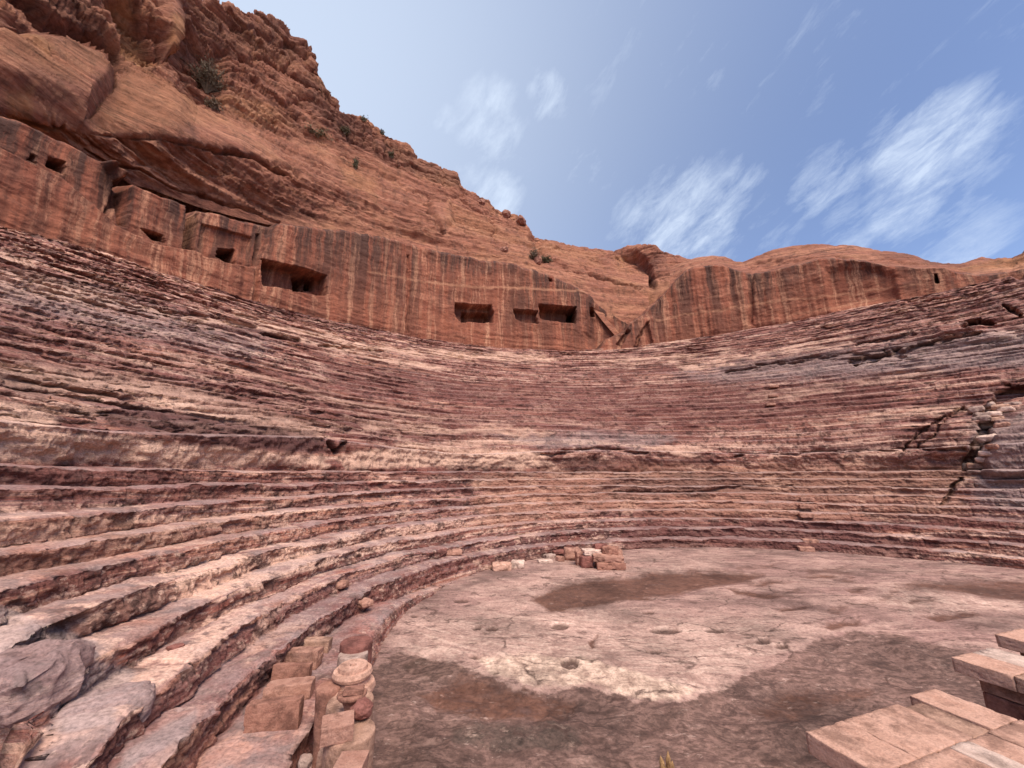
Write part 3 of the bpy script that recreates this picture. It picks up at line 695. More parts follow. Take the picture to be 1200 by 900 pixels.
# ------------------------------------------------------------------ CLIFFS AND HILLS
def loft(name, cols, lines, rows_between, amp, crease=(), bulges=(), ochre=(), dark=(), kind='structure', seed=0, bedk=1.):
    """rock built line by line; each line is (photo column -> row, plan distance)"""
    n = len(cols); ctrl = []
    for ys, Ds in lines:
        y = np.interp(cols, [a for a, _ in ys], [b for _, b in ys]); D = np.interp(cols, [a for a, _ in Ds], [b for _, b in Ds])
        ctrl.append(at_dist(cols, y, D))
    back1 = ctrl[-1].copy(); d = back1[:, :2] / np.linalg.norm(back1[:, :2], axis=1)[:, None]
    b0 = back1.copy(); b0[:, :2] += d * 3; b0[:, 2] -= .3
    b1 = back1.copy(); b1[:, :2] += d * 14; b1[:, 2] -= 4
    b2 = back1.copy(); b2[:, :2] += d * 45; b2[:, 2] = np.minimum(b2[:, 2] - 20, 5)
    ctrl += [b0, b1, b2]; rb = list(rows_between) + [5, 6, 6]
    out = []
    for a, b, k in zip(ctrl[:-1], ctrl[1:], rb):
        for i in range(k): out.append(a + (b - a) * (i / k))
    out.append(ctrl[-1]); P = np.stack(out, 1)
    # ease the kinks between the lines
    for _ in range(3): P[:, 1:-1] = (P[:, :-2] + 2 * P[:, 1:-1] + P[:, 2:]) / 4
    N = grid_normals(P)
    if (N[..., 1].mean() > 0): N = -N
    x, y, z = P[..., 0] + seed * 31, P[..., 1], P[..., 2]
    wz = z + 1.5 * fbm(x * .03, y * .03, z * .02, 3)
    led = fbm(x * .012 + 3, y * .012, wz * .42, 5, .62)                     # bedding ledges
    led = np.sign(led) * np.abs(led) ** .8
    big = fbm(x * .075, y * .075, z * .11, 4)
    c1, b1_ = cells(x * .16 + .15 * big, y * .16, wz * .30); c2, b2_ = cells(x * .45, y * .45, wz * .8)
    med = ridged(x * .30, y * .30, z * .45, 4) - .5; fin = fbm(x * 1.1, y * 1.1, z * 1.9, 4, .6)
    rowv = np.repeat(np.linspace(0, sum(rb[:len(rows_between)]) and 1, P.shape[1])[None], n, 0) * P.shape[1] / sum(rows_between)
    cr = sstep(.50, .62, rowv) if len(rows_between) > 2 else np.full(P.shape[:2], .6)   # craggy above, smooth slope below
    lg = fbm(x * .03, y * .03, wz * .75 + 4, 5, .6)
    D = (.6 + .8 * cr) * big + bedk * .8 * led + .95 * lg * (1 - .5 * cr) + (.55 + .45 * cr) * ( (c1 - .5) * .85 + (c2 - .5) * .36 + .62 * med) + .26 * fin
    tz = wz / 1.9 + .7 * fbm(x * .05, y * .05, z * .03 + 7, 3) + .12 * fbm(x * .5, y * .5, z * .2, 3); saw = tz - np.floor(tz)
    tz2 = wz / .62 + .9 * fbm(x * .11, y * .11, z * .05 + 3, 3); saw2 = tz2 - np.floor(tz2)
    lw = sstep(-.15, .35, fbm(x * .06 + 20, y * .06, wz * .3, 3)); lw2 = sstep(-.1, .4, fbm(x * .12 + 40, y * .12, wz * .5, 3))
    D += bedk * (.75 * lw * (saw ** 2.5 - .3) + .28 * lw2 * (saw2 ** 2 - .33))
    D -= (np.exp(-(b1_ / .05) ** 2) * .6 + np.exp(-(b2_ / .06) ** 2) * .22) * (.15 + .85 * cr)
    px, py = project(P); j = fbm(x * .2, y * .2, z * .25, 4); j2 = fbm(x * .25 + 9, y * .25, z * .3, 4)
    pxn, pyn = px + 9 * j, py + 9 * j2
    ampv = np.interp(px, [a for a, _ in amp], [b for _, b in amp])
    edge = sstep(-1, 16, np.arange(P.shape[1]))
    D = D * ampv * edge[None]
    for poly, dep, w, s in crease: D = D - pmask(pxn, pyn, poly, s, False, w) * dep
    for poly, hgt, s in bulges: D = D * (1 - .75 * pmask(px, py, poly, s) * (1 if hgt > 0 else 0)) + pmask(px + 3 * j, py + 3 * j2, poly, s) * hgt
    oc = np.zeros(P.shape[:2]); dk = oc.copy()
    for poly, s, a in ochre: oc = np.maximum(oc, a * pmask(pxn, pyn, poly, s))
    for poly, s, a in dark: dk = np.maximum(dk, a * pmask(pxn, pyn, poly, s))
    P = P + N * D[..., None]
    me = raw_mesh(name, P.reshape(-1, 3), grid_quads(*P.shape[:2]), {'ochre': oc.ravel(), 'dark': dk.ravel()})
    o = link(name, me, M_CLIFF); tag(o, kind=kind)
    return o, P

wt_px = np.concatenate([np.linspace(-420, -20, 12), np.linspace(0, 745, 60)])
def wall_top_line(cols):
    # where the top of the left wall stands: march over angle to find the pixel column
    a = np.linspace(76, 200, 4000); r = 38.9 + 2.2 * sstep(96, 84, a) + 1.2 + 1.8 * sstep(155, 159, a)
    Pw = np.stack([CX + r * np.cos(np.radians(a)), CY + r * np.sin(np.radians(a)), zt_left(a)], -1)
    x, y = project(Pw); o = np.argsort(x); Dw = np.hypot(Pw[:, 0], Pw[:, 1])
    return list(zip(x[o][::10], y[o][::10])), list(zip(x[o][::10], Dw[o][::10]))
wty, wtD = wall_top_line(wt_px)
wty = [(a, b + 3 + max(0, a - 670) * .5) for a, b in wty]
offs = lambda tab: [(a, float(np.interp(a, [p for p, _ in wtD], [q for _, q in wtD])) + d) for a, d in tab]
cols = np.concatenate([np.linspace(-420, -25, 110), np.linspace(-22, 760, 760)])
L2 = [(-420, 20), (-200, 75), (0, 122), (60, 140), (95, 156), (200, 163), (280, 175), (340, 203), (400, 225), (450, 245), (520, 268), (600, 289), (660, 307), (760, 340)]
L3 = [(-420, -130), (0, 30), (60, 62), (130, 80), (200, 84), (220, 105), (250, 128), (300, 150), (340, 163), (380, 163), (420, 182), (470, 203), (520, 228), (560, 250), (600, 270), (640, 292), (700, 314), (760, 332)]
L4 = [(-420, -520), (0, -300), (120, -200), (175, -110), (205, -45), (238, 1), (262, 8), (300, 12), (330, 24), (340, 42), (362, 54), (375, 72), (385, 108), (394, 118), (399, 130), (430, 140), (445, 148), (455, 158), (480, 172), (490, 184), (500, 190), (535, 202), (541, 220), (560, 230), (575, 240), (590, 250), (605, 252), (618, 262), (626, 279), (650, 282), (680, 289), (715, 293), (760, 305)]
creases = [
    ([(92, 158), (140, 161), (200, 166), (240, 176), (300, 190), (340, 206)], 1.3, 1.0, 1.5), ([(95, 160), (130, 190), (150, 200)], .45, .8, 2.),
    ([(160, 75), (185, 92), (215, 115), (240, 130)], 1.1, 1., 2.), ([(135, 85), (137, 105), (125, 125), (98, 150)], 1.2, 1.2, 2.),
    ([(20, -10), (60, 28), (100, 45), (130, 62), (137, 82)], 3.0, 8., 6.), ([(0, 44), (25, 48), (45, 85)], .8, 2., 2.),
    ([(0, 138), (30, 142), (50, 148), (72, 154)], 1.4, 2.2, 2.), ([(100, 182), (130, 200), (165, 202), (205, 220), (240, 232), (290, 248), (330, 258)], .8, 1., 1.5),
    ([(260, 178), (290, 190), (340, 197), (350, 205)], .9, .8, 1.5), ([(500, 240), (512, 262), (520, 275)], 1.2, 1.5, 2.), ([(576, 262), (582, 285)], 1., 1.2, 2.),
    ([(290, 75), (298, 92)], 1.5, 2., 2.5), ([(300, 35), (340, 52), (360, 62)], 1., 2., 3.), ([(270, 28), (300, 35)], .9, 1.5, 2.),
    ([(625, 282), (638, 298)], 1., 2.5, 2.5), ([(665, 312), (720, 332), (750, 338)], .9, 1., 1.5), ([(620, 300), (680, 318), (740, 336)], .5, 1., 1.5),
    ([(216, -20), (213, 40), (200, 75)], 1.2, 1.5, 2.), ([(120, 0), (140, 40), (148, 70)], .8, 1.2, 2.), ([(165, 0), (180, 35), (193, 66)], 1., 1.5, 2.),
    ([(410, 140), (412, 168)], .5, .8, 1.), ([(422, 142), (424, 172)], .5, .8, 1.), ([(435, 150), (436, 178)], .5, .8, 1.), ([(450, 158), (452, 186)], .5, .8, 1.), ([(465, 168), (466, 192)], .5, .8, 1.),
    ([(400, 183), (425, 190), (470, 215), (520, 240)], .7, 1.3, 2.),
]
bulges = [
    ([(-60, 60), (20, 50), (75, 62), (118, 78), (134, 100), (125, 125), (95, 148), (60, 138), (-60, 100)], 2.2, 14),
    ([(212, 30), (225, 40), (265, 60), (262, 118), (235, 118), (212, 80)], -2.4, 9),
    ([(128, 0), (160, 0), (190, 75), (165, 72), (148, 60)], -1.8, 5), ([(186, -20), (205, -20), (208, 60), (196, 64)], 1.3, 6),
    ([(100, 150), (150, 90), (220, 120), (300, 160), (330, 190), (240, 172)], .7, 10),
    ([(500, 240), (525, 240), (530, 260), (515, 268)], .9, 4),
]
ochres = [([(118, 5), (135, 15), (150, 70), (190, 78), (188, 72), (150, -10)], 5, .9), ([(197, 25), (212, 18), (222, 45), (212, 75), (200, 70)], 4, .9), ([(0, 45), (25, 55), (45, 78), (40, 92), (22, 80), (0, 62)], 5, .8),
          ([(0, 118), (30, 122), (34, 140), (70, 152), (70, 160), (0, 145)], 4, .8), ([(250, 105), (330, 120), (345, 150), (300, 150), (255, 128)], 7, .45), ([(150, 85), (220, 110), (260, 150), (180, 160), (110, 150)], 12, .45),
          ([(-60, 40), (120, 80), (130, 110), (60, 120), (-60, 80)], 12, .35), ([(400, 190), (440, 205), (440, 235), (400, 215)], 6, .5), ([(520, 240), (640, 285), (700, 300), (700, 310), (600, 285), (520, 262)], 6, .4)]
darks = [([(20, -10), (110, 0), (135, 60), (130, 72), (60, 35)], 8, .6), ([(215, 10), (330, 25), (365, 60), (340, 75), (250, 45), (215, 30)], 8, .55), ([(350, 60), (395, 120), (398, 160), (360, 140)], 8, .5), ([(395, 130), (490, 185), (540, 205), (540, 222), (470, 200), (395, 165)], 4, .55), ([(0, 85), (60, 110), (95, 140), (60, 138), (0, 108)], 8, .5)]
hill_o, HP = loft('mountain', cols, [
    (wty, offs([(-420, 0), (760, 0)])),
    (L2, offs([(-420, 3.5), (0, 3.5), (200, 4.5), (340, 6), (450, 7), (600, 7), (760, 6)])),
    (L3, offs([(-420, 6), (0, 6), (130, 8), (205, 10), (225, 13), (340, 15), (450, 15), (600, 13), (760, 9)])),
    (L4, offs([(-420, 15), (0, 13), (200, 13), (222, 17), (340, 19), (380, 18), (450, 19), (600, 18), (700, 20), (760, 24)])),
], [46, 60, 100], [(-400, 1.), (300, 1.), (420, .8), (560, .62), (700, .42), (760, .35)], creases, bulges, ochres, darks)
cols2 = np.linspace(655, 860, 210)
loft('hill', cols2, [([(655, 395), (860, 395)], [(655, 60), (860, 60)]), ([(655, 320), (690, 322), (760, 330), (860, 330)], [(655, 64), (860, 64)]),
     ([(655, 310), (700, 300), (716, 294), (735, 287), (755, 285), (770, 289), (782, 296), (800, 301), (830, 306), (860, 312)], [(655, 70), (720, 68), (770, 66), (860, 70)])],
     [14, 44], [(600, .45), (900, .45)], [([(722, 300), (735, 330)], .8, 1., 2.)], [([(728, 298), (745, 296), (762, 312), (766, 335), (738, 332)], -2.2, 5)], [([(720, 297), (734, 297), (745, 335), (725, 335)], 4, .7)], [([(750, 300), (768, 320), (765, 340), (750, 325)], 4, .5)], seed=2)
cols3 = np.concatenate([np.linspace(785, 1215, 430), np.linspace(1218, 1700, 80)])
rt_a = np.linspace(20, 75, 1500)
Pw = np.stack([CX + 40.4 * np.cos(np.radians(rt_a)), CY + 40.4 * np.sin(np.radians(rt_a)), np.interp(rt_a, RT[:, 0], RT[:, 1])], -1)
xw, yw = project(Pw); ow = np.argsort(xw); Dw = np.hypot(Pw[:, 0], Pw[:, 1])
ry = list(zip(xw[ow][::6], yw[ow][::6] + 4)); rD = list(zip(xw[ow][::6], Dw[ow][::6]))
SK = [(785, 312), (800, 306), (815, 301), (835, 299), (850, 300), (862, 305), (870, 306), (885, 300), (905, 293), (930, 288), (965, 284), (1000, 286), (1040, 294), (1080, 302), (1105, 307), (1125, 307), (1150, 299), (1170, 300), (1186, 302), (1200, 292), (1215, 285), (1300, 270), (1700, 250)]
loft('hill', cols3, [(ry, rD), (SK, [(785, 57), (880, 58), (965, 60), (1100, 60), (1200, 66), (1700, 80)])],
     [46], [(700, .16), (1080, .22), (1200, .4)], [([(880, 312), (960, 300), (1030, 302), (1090, 312)], .5, 1., 1.5)], [], [([(1110, 318), (1150, 306), (1215, 300), (1215, 312), (1150, 316)], 4, .8)], [([(1080, 303), (1130, 305), (1130, 312), (1090, 311)], 3, .6)], seed=5, bedk=1.3)
print('cliffs ok')

# ------------------------------------------------------------------ GROUND
az = np.concatenate([np.linspace(-180, -80, 60)[:-1], np.linspace(-80, 80, 1000), np.linspace(80, 180, 60)[1:]])
rad = np.concatenate([[.05, .5, 1., 1.6], np.geomspace(2.2, 34, 560), [40, 60, 120, 300, 900, 3000]])
AZ, RAD = np.meshgrid(R(1) * az, rad, indexing='ij')
GX = RAD * np.sin(AZ); GY = RAD * np.cos(AZ)
GP = np.stack([GX, GY, 0 * GX], -1); gx, gy = project(GP)
gx = np.where(GY < .5, -999, gx)
j1 = fbm(GX * .8, GY * .8, 0 * GX, 4, .5); j2 = fbm(GX * .8, GY * .8, 0 * GX + 7, 4, .5); sc_ = np.clip(30 / np.maximum(RAD, 3), .8, 7)
gxn, gyn = gx + j1 * sc_ * 4.5, gy + j2 * sc_ * 2.2
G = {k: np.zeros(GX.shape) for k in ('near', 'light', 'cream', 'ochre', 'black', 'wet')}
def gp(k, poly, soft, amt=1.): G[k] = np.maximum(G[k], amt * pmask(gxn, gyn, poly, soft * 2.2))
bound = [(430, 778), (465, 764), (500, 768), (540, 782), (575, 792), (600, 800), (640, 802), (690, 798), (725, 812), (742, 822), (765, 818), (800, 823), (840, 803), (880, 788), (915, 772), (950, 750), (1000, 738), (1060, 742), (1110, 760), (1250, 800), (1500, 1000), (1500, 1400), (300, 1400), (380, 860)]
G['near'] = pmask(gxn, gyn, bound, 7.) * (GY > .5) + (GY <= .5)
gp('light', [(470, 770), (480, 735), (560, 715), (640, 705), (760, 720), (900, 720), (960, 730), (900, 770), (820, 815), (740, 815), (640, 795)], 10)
gp('light', [(540, 690), (640, 670), (740, 655), (840, 655), (760, 690), (640, 715)], 10, .6)
gp('light', [(1010, 700), (1050, 684), (1130, 690), (1200, 700), (1200, 715), (1060, 722)], 6, .8)
gp('cream', [(540, 768), (600, 762), (680, 768), (760, 788), (800, 800), (830, 800), (800, 824), (742, 822), (690, 798), (640, 802), (575, 792)], 4, .9)
gp('cream', [(470, 752), (500, 735), (560, 738), (600, 755), (560, 768), (490, 762)], 7, .65)
gp('ochre', [(455, 768), (490, 764), (540, 778), (560, 792), (500, 796), (470, 785)], 4, .9)
gp('ochre', [(720, 722), (790, 716), (800, 728), (740, 732)], 5, .7); gp('ochre', [(690, 800), (740, 812), (735, 826), (690, 820)], 4, .7)
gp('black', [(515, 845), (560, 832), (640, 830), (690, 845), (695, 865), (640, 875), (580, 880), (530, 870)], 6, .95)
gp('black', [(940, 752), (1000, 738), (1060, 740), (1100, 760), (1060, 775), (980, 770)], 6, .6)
gp('wet', [(616, 702), (640, 688), (690, 678), (760, 671), (840, 667), (900, 671), (880, 682), (830, 690), (800, 698), (740, 704), (690, 713), (645, 717)], 3)
gp('wet', [(485, 803), (540, 788), (600, 798), (660, 804), (682, 820), (670, 833), (620, 831), (560, 836), (505, 826)], 3.5, .9)
gp('wet', [(872, 824), (920, 801), (980, 796), (1034, 800), (1000, 815), (960, 830), (905, 840)], 4, .8)
gp('wet', [(1040, 688), (1070, 679), (1230, 678), (1230, 708), (1130, 696)], 3, .9)
gp('wet', [(930, 668), (985, 664), (1010, 672), (950, 676)], 2, .7); gp('wet', [(890, 694), (930, 690), (950, 697), (905, 702)], 2.5, .6); gp('wet', [(1030, 700), (1050, 683), (1058, 684), (1040, 703), (980, 718), (960, 715)], 2.5, .7)
gp('wet', [(860, 662), (910, 660), (905, 666), (862, 667)], 1.5, .7); gp('wet', [(975, 676), (1005, 675), (1000, 680), (978, 680)], 1.5, .7)
hole = np.zeros(GX.shape)
for poly in ([(870, 683), (905, 680), (925, 684), (890, 687)], [(938, 676), (975, 672), (985, 676), (950, 679)], [(820, 671), (870, 668), (880, 671), (840, 674)], [(905, 712), (940, 707), (950, 711), (915, 716)], [(1060, 702), (1090, 700), (1095, 704), (1065, 706)],
             [(990, 690), (1015, 687), (1020, 691), (995, 694)], [(850, 690), (880, 692), (930, 698), (900, 702), (860, 697)], [(960, 730), (1000, 724), (1010, 730), (975, 736)], [(700, 742), (705, 755), (698, 760), (694, 748)], [(1080, 722), (1130, 716), (1150, 722), (1100, 730)], [(720, 690), (760, 700), (775, 708), (740, 703)]):
    G['wet'] = np.maximum(G['wet'], .95 * pmask(gxn, gyn, poly, 3.))
for hx, hy, a, bb in ((779, 738, 19, 4), (835, 737, 14, 3), (893, 750, 10, 3), (914, 755, 9, 3), (578, 737, 8, 3), (559, 736, 6, 2.5), (655, 734, 12, 3.5), (485, 722, 6, 1.6), (764, 763, 9, 2), (758, 718, 9, 2), (555, 770, 8, 2.5), (667, 777, 11, 6), (540, 703, 9, 2.5), (640, 676, 8, 2), (700, 676, 8, 1.5)):
    d = np.hypot((gxn * .4 + gx * .6 - hx) / a, (gyn * .4 + gy * .6 - hy) / bb); hole = np.maximum(hole, 1 - sstep(.7, 1.15, d))
G['hole'] = hole
fade = 1 - sstep(34, 40, RAD)
GZ = (.05 * fbm(GX * .35, GY * .35, 0 * GX, 4) + .018 * fbm(GX * 1.6, GY * 1.6, 0 * GX + 3, 3, .5)) * fade
terr = fbm(GX * .6 + 3, GY * .6, 0 * GX + 5, 4)
GZ += .06 * (np.round(terr * 5) / 5 - terr) * fade
near_soft = pmask(gx + j1 * sc_ * 2, gy + j2 * sc_, bound, 26.) * (GY > .5) + (GY <= .5)
near_rough = fbm(GX * 1.5, GY * 2.2, 0 * GX + 8, 3, .45)
GZ += near_soft * (-.10 + .05 * near_rough * fade + .03 * np.abs(fbm(GX * 1.1, GY * 2.4, 0 * GX + 1, 4))) + G['black'] * .08 * (fbm(GX * 2, GY * 2.5, 0 * GX + 2, 3) + .2) - G['wet'] * .05 - hole * .07
GZ += G['cream'] * .02 * fbm(GX * 2, GY * 2, 0 * GX + 4, 3)
GZ = np.where(np.hypot(GX - CX, GY - CY) > 13.8, np.minimum(GZ, -.0), GZ) * fade - (1 - fade) * .4
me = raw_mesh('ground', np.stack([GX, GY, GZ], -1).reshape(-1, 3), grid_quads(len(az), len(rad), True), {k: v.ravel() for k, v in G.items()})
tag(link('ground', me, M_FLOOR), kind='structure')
print('ground ok')

# ------------------------------------------------------------------ STONES
def stone_mesh(name, size, seed, res=7, bev=.06, rough=.03, round_=0., taper=0.):
    res = int(res * 1.8); bev = bev * (.55 if not round_ else .8)
    """a squared stone with worn edges and an uneven skin; origin at the middle of its foot"""
    sx, sy, sz = size
    n = res; t = np.linspace(-1, 1, n + 1); V = []; Qs = []; off = 0
    for ax in range(3):
        for s in (-1, 1):
            a, b = np.meshgrid(t, t, indexing='ij'); c = np.full_like(a, s)
            p = [None] * 3; p[ax] = c; p[(ax + 1) % 3] = a; p[(ax + 2) % 3] = b
            V.append(np.stack(p, -1).reshape(-1, 3)); q = grid_quads(n + 1, n + 1, s < 0) + off; Qs.append(q); off += (n + 1) ** 2
    V = np.concatenate(V); Q = np.concatenate(Qs)
    key = np.round(V * 1000).astype(int); _, first, inv = np.unique(key, axis=0, return_index=True, return_inverse=True)
    V = V[first]; Q = inv.ravel()[Q]
    # rounded box
    half = np.array([sx, sy, sz]) / 2; rad_ = bev * min(sx, sy, sz) * 2
    p = V * half; core = np.sign(p) * np.maximum(np.abs(p) - 0, 0)
    inner = np.clip(p, -(half - rad_), half - rad_); d = p - inner; l = np.linalg.norm(d, axis=1, keepdims=True)
    p = np.where(l > 1e-6, inner + d / np.maximum(l, 1e-6) * rad_ * np.minimum(1, l / rad_), p)
    if round_:
        e = p / half; el = np.linalg.norm(e, axis=1, keepdims=True); p = p * (1 - round_) + (e / el * half) * round_
    if taper: p[:, :2] *= 1 - taper * (p[:, 2:3] / sz + .5)
    k = seed * 13.7; m = min(sx, sy, sz)
    nx, ny, nz = [p[:, i] / m for i in range(3)]
    dsp = np.stack([fbm(nx * 1.1 + k + i * 9, ny * 1.1, nz * 1.1, 3) for i in range(3)], -1) * rough * m * 2.2
    dsp += np.stack([fbm(nx * 3.3 + k + i * 9, ny * 3.3, nz * 3.3, 3) for i in range(3)], -1) * rough * m * .8
    cut = sstep(.18, .5, fbm(nx * 1.7 + k + 5, ny * 1.7, nz * 1.7, 3)); p = p * (1 - .10 * cut[:, None] * min(1, rough * 22))
    p = p + dsp; p[:, 2] += sz / 2
    return raw_mesh(name, p, Q, smooth=True)

def stone(name, loc, size, yaw, mat, label, cat, group=None, seed=None, tilt=(0, 0), parent=None, **kw):
    seed = random.random() * 50 if seed is None else seed
    me = stone_mesh(name, size, seed, **kw)
    if not kw.get('round_'): me.set_sharp_from_angle(angle=R(28))
    o = link(name, me, mat, parent)
    o.location = loc; o.rotation_euler = (tilt[0], tilt[1], yaw)
    return tag(o, label, cat, group) if label else o

# squared blocks standing in a row on the kerb
ledge = .34
g1 = 'squared blocks lined up on the kerb'
for (qx, qy, wpx, dep, h, yaw, mat, lab) in (
    (318, 857, 60, .17, .29, 9, M_BLKR, 'big upright red brown slab, nearest of the squared blocks on the kerb'),
    (334, 822, 52, .30, .17, 14, M_BLK, 'brown block with sloping pale top, right behind the big upright slab'),
    (341, 798, 43, .11, .21, 4, M_BLKR, 'thin orange slab with ragged top edge, third in the row of blocks'),
    (350, 784, 46, .24, .24, -3, M_BLK, 'square cut block with smooth flat top, fourth in the row'),
    (363, 766, 42, .22, .20, 6, M_TAN, 'rough rounded brown block at the far end of the row')):
    p = on_z(qx, qy, ledge); d = np.linalg.norm(p - np.array([0, 0, EYE]))
    w = wpx / F * (p[1] * cP + (p[2] - EYE) * sP)
    off = dep / 2
    stone('stone_block', (p[0] - .03, p[1] + off, ledge - .03), (w, dep, h + .03), R(yaw), mat, lab, 'stone block', g1, res=11, bev=.05, rough=.022, tilt=(R(random.uniform(-5, 2)), R(random.uniform(-3, 3))))

def lathe(prof, n=40, seed=0, rough=.01, hollow=False, cut=None):
    """turned stone; profile of (radius, height) pairs"""
    prof = np.array(prof); a = np.linspace(0, 2 * np.pi, n, endpoint=False)
    dense = [prof[0]]
    for u, v in zip(prof[:-1], prof[1:]):
        k = max(1, int(np.linalg.norm(v - u) / .035))
        dense += [u + (v - u) * (i + 1) / k for i in range(k)]
    pr = np.array(dense); m = len(pr)
    A_, I_ = np.meshgrid(a, np.arange(m), indexing='ij'); r = pr[I_, 0]; z = pr[I_, 1]
    k = seed * 7.7
    x0, y0 = r * np.cos(A_), r * np.sin(A_)
    f = fbm(x0 * 4 + k, y0 * 4, z * 4, 4); r = np.where(r > .001, r * (1 + rough * 2 * f), r); z = z + rough * .25 * f
    chipm = sstep(.25, .6, fbm(x0 * 7 + k, y0 * 7, z * 7 + 5, 3)); r = r * (1 - chipm * rough * 3)
    V = np.stack([r * np.cos(A_), r * np.sin(A_), z], -1).reshape(-1, 3)
    i = np.arange(n * m).reshape(n, m); j = np.roll(i, -1, 0)
    Q = np.stack([i[:, :-1], j[:, :-1], j[:, 1:], i[:, 1:]], -1).reshape(-1, 4)
    return V, Q

def turned(name, loc, prof, mat, label, cat, group, seed, yaw=0, tilt=(0, 0), rough=.012, smooth=True):
    V, Q = lathe(prof, seed=seed, rough=rough)
    me = raw_mesh(name, V, Q, smooth=smooth); me.set_sharp_from_angle(angle=R(32))
    o = link(name, me, mat); o.location = loc; o.rotation_euler = (tilt[0], tilt[1], yaw)
    return tag(o, label, cat, group)

def drum_prof(r, h, r2=None, hole=0, b=.02):
    r2 = r2 or r
    p = [(0, 0), (r, 0), (r, .02), (r2, h - b), (r2 - b * .35, h - b * .35), (r2 - b, h)]
    if hole: p += [(hole, h), (hole * .95, h - .04), (0, h - .045)]
    else: p += [(0, h)]
    return p
g2 = 'column pieces on the orchestra floor'
def drum_at(cx_, cy_, wpx, h, mat, lab, seed, hole=0, r2=1., z0=-.1, name='column_drum', cat='column drum', rough=.008, tilt=(0, 0)):
    p = on_z(cx_, cy_, z0 + h); w = wpx / F * (p[1] * cP + (p[2] - EYE) * sP)
    turned(name, (p[0], p[1], z0), drum_prof(w / 2 / r2, h, w / 2, hole), mat, lab, cat, g2, seed, rough=rough, tilt=tilt)
    return p, w
drum_at(418, 751, 36, .95, M_MAROON, 'smooth maroon drum, farthest of the column pieces', 1, .0)
drum_at(414, 765, 33, .86, M_GREYST, 'grey worn drum just in front of the maroon one', 2)
pb = on_z(414, 779, 1.0)
turned('carved_drum', (pb[0], pb[1], -.1), [(0, 0), (.25, 0), (.25, .78), (.285, .80), (.30, .85), (.28, .90), (.215, .905), (.205, .96), (.24, .975), (.25, 1.01), (.235, 1.05), (.185, 1.055), (.18, 1.10), (.045, 1.10), (.04, 1.04), (0, 1.04)],
       M_COPE, 'moulded round column base with a dowel hole in its top', 'column base', g2, 3, rough=.01)
drum_at(392, 801, 29, .95, M_BLKR, 'plain reddish drum on the left side of the column pieces', 4, tilt=(R(2), R(-3)))
drum_at(411, 820, 52, .88, M_TAN, 'wide pinkish drum with a broken capital leaning on it', 5)
drum_at(411, 856, 56, 1.0, M_TAN, 'tall tan drum, nearest of the column pieces, loose stones on it', 6, r2=1.08)
# broken capital
pc = on_z(411, 834, .80)
cap = empty('broken_capital', (pc[0], pc[1], .79), 'broken flaring piece of a red capital resting on the wide pinkish drum', 'capital', g2, rz=R(15))
V, Q = lathe([(0, 0), (.09, 0), (.10, .10), (.12, .14), (.13, .17), (.19, .22), (.21, .25), (.20, .29), (0, .29)], seed=9, rough=.02)
V[:, 1] = np.where(V[:, 1] > .05, .05 + (V[:, 1] - .05) * .15, V[:, 1]); link('bell', raw_mesh('bell', V, Q), M_BLKR, cap)
ab = link('abacus', stone_mesh('abacus', (.28, .20, .07), 4, 9, .05, .018), M_BLKR, cap); ab.location = (0.02, -.04, .285); ab.rotation_euler = (R(-6), R(4), 0); cap.scale = (.78, .78, .72)
pr_ = on_z(423, 846, .88)
stone('rock', (pr_[0], pr_[1], .90), (.22, .22, .20), .4, M_MAROON, 'round lumpy dark red stone sitting on the nearest tall drum', 'rock', res=10, bev=.3, rough=.09, round_=.7)
p1 = on_z(395, 858, .94)
stone('stone_block', (p1[0], p1[1], .90), (.30, .26, .15), R(22), M_BLK, 'pale square block lying flat on the nearest drum beside the round stone', 'stone block', res=9, bev=.04, rough=.014)
p2 = on_z(410, 893, .98)
stone('stone_block', (p2[0], p2[1] - .02, -.1), (.25, .36, 1.08), R(4), M_BLK, 'tall smooth pink block at the bottom edge below the column pieces', 'stone block', res=9, bev=.04, rough=.02)
stone('rock', tuple(on_z(358, 895, ledge) + np.array([0, 0, -.06])), (.14, .12, .14), .5, M_GREYST, 'small grey stone wedged at the foot of the tall pink block', 'rock', res=7, bev=.25, rough=.1, round_=.5)
p3 = on_z(388, 872, .72)
stone('stone_block', (p3[0], p3[1], -.1), (.20, .26, .82), R(8), M_TAN, 'rough tan block standing left of the nearest tall drum', 'stone block', res=9, bev=.06, rough=.03)

# loose stones on the steps
def on_tiers(qx, qy):
    d = (CAV['px'] - qx) ** 2 + (CAV['py'] - qy) ** 2
    cand = np.argwhere(d < max(4., d.min() + 2)); dist = [np.linalg.norm(CAV['P'][tuple(c)] - np.array([0, 0, EYE])) for c in cand]
    return CAV['P'][tuple(cand[int(np.argmin(dist))])]
for qx, qy, sz, mat, lab in (
    (399, 684, (.42, .34, .16), M_BLK, 'flat pale stone lying on the near rows left of the orchestra edge'),
    (428, 706, (.42, .34, .16), M_BLK, 'dull lumpy stone on the lowest row above the maroon drum'),
    (532, 646, (.7, .5, .2), M_BLK, 'pale flat slab on the second row, left of the rubble line'),
    (205, 757, (.20, .14, .08), M_MAROON, 'small reddish flake on a bare tread at lower left')):
    p = on_tiers(qx, qy); stone('loose_stone', (p[0], p[1], p[2] - sz[2] * .5), sz, random.random() * 3, mat, lab, 'stone', res=8, bev=.2, rough=.08, round_=.3)

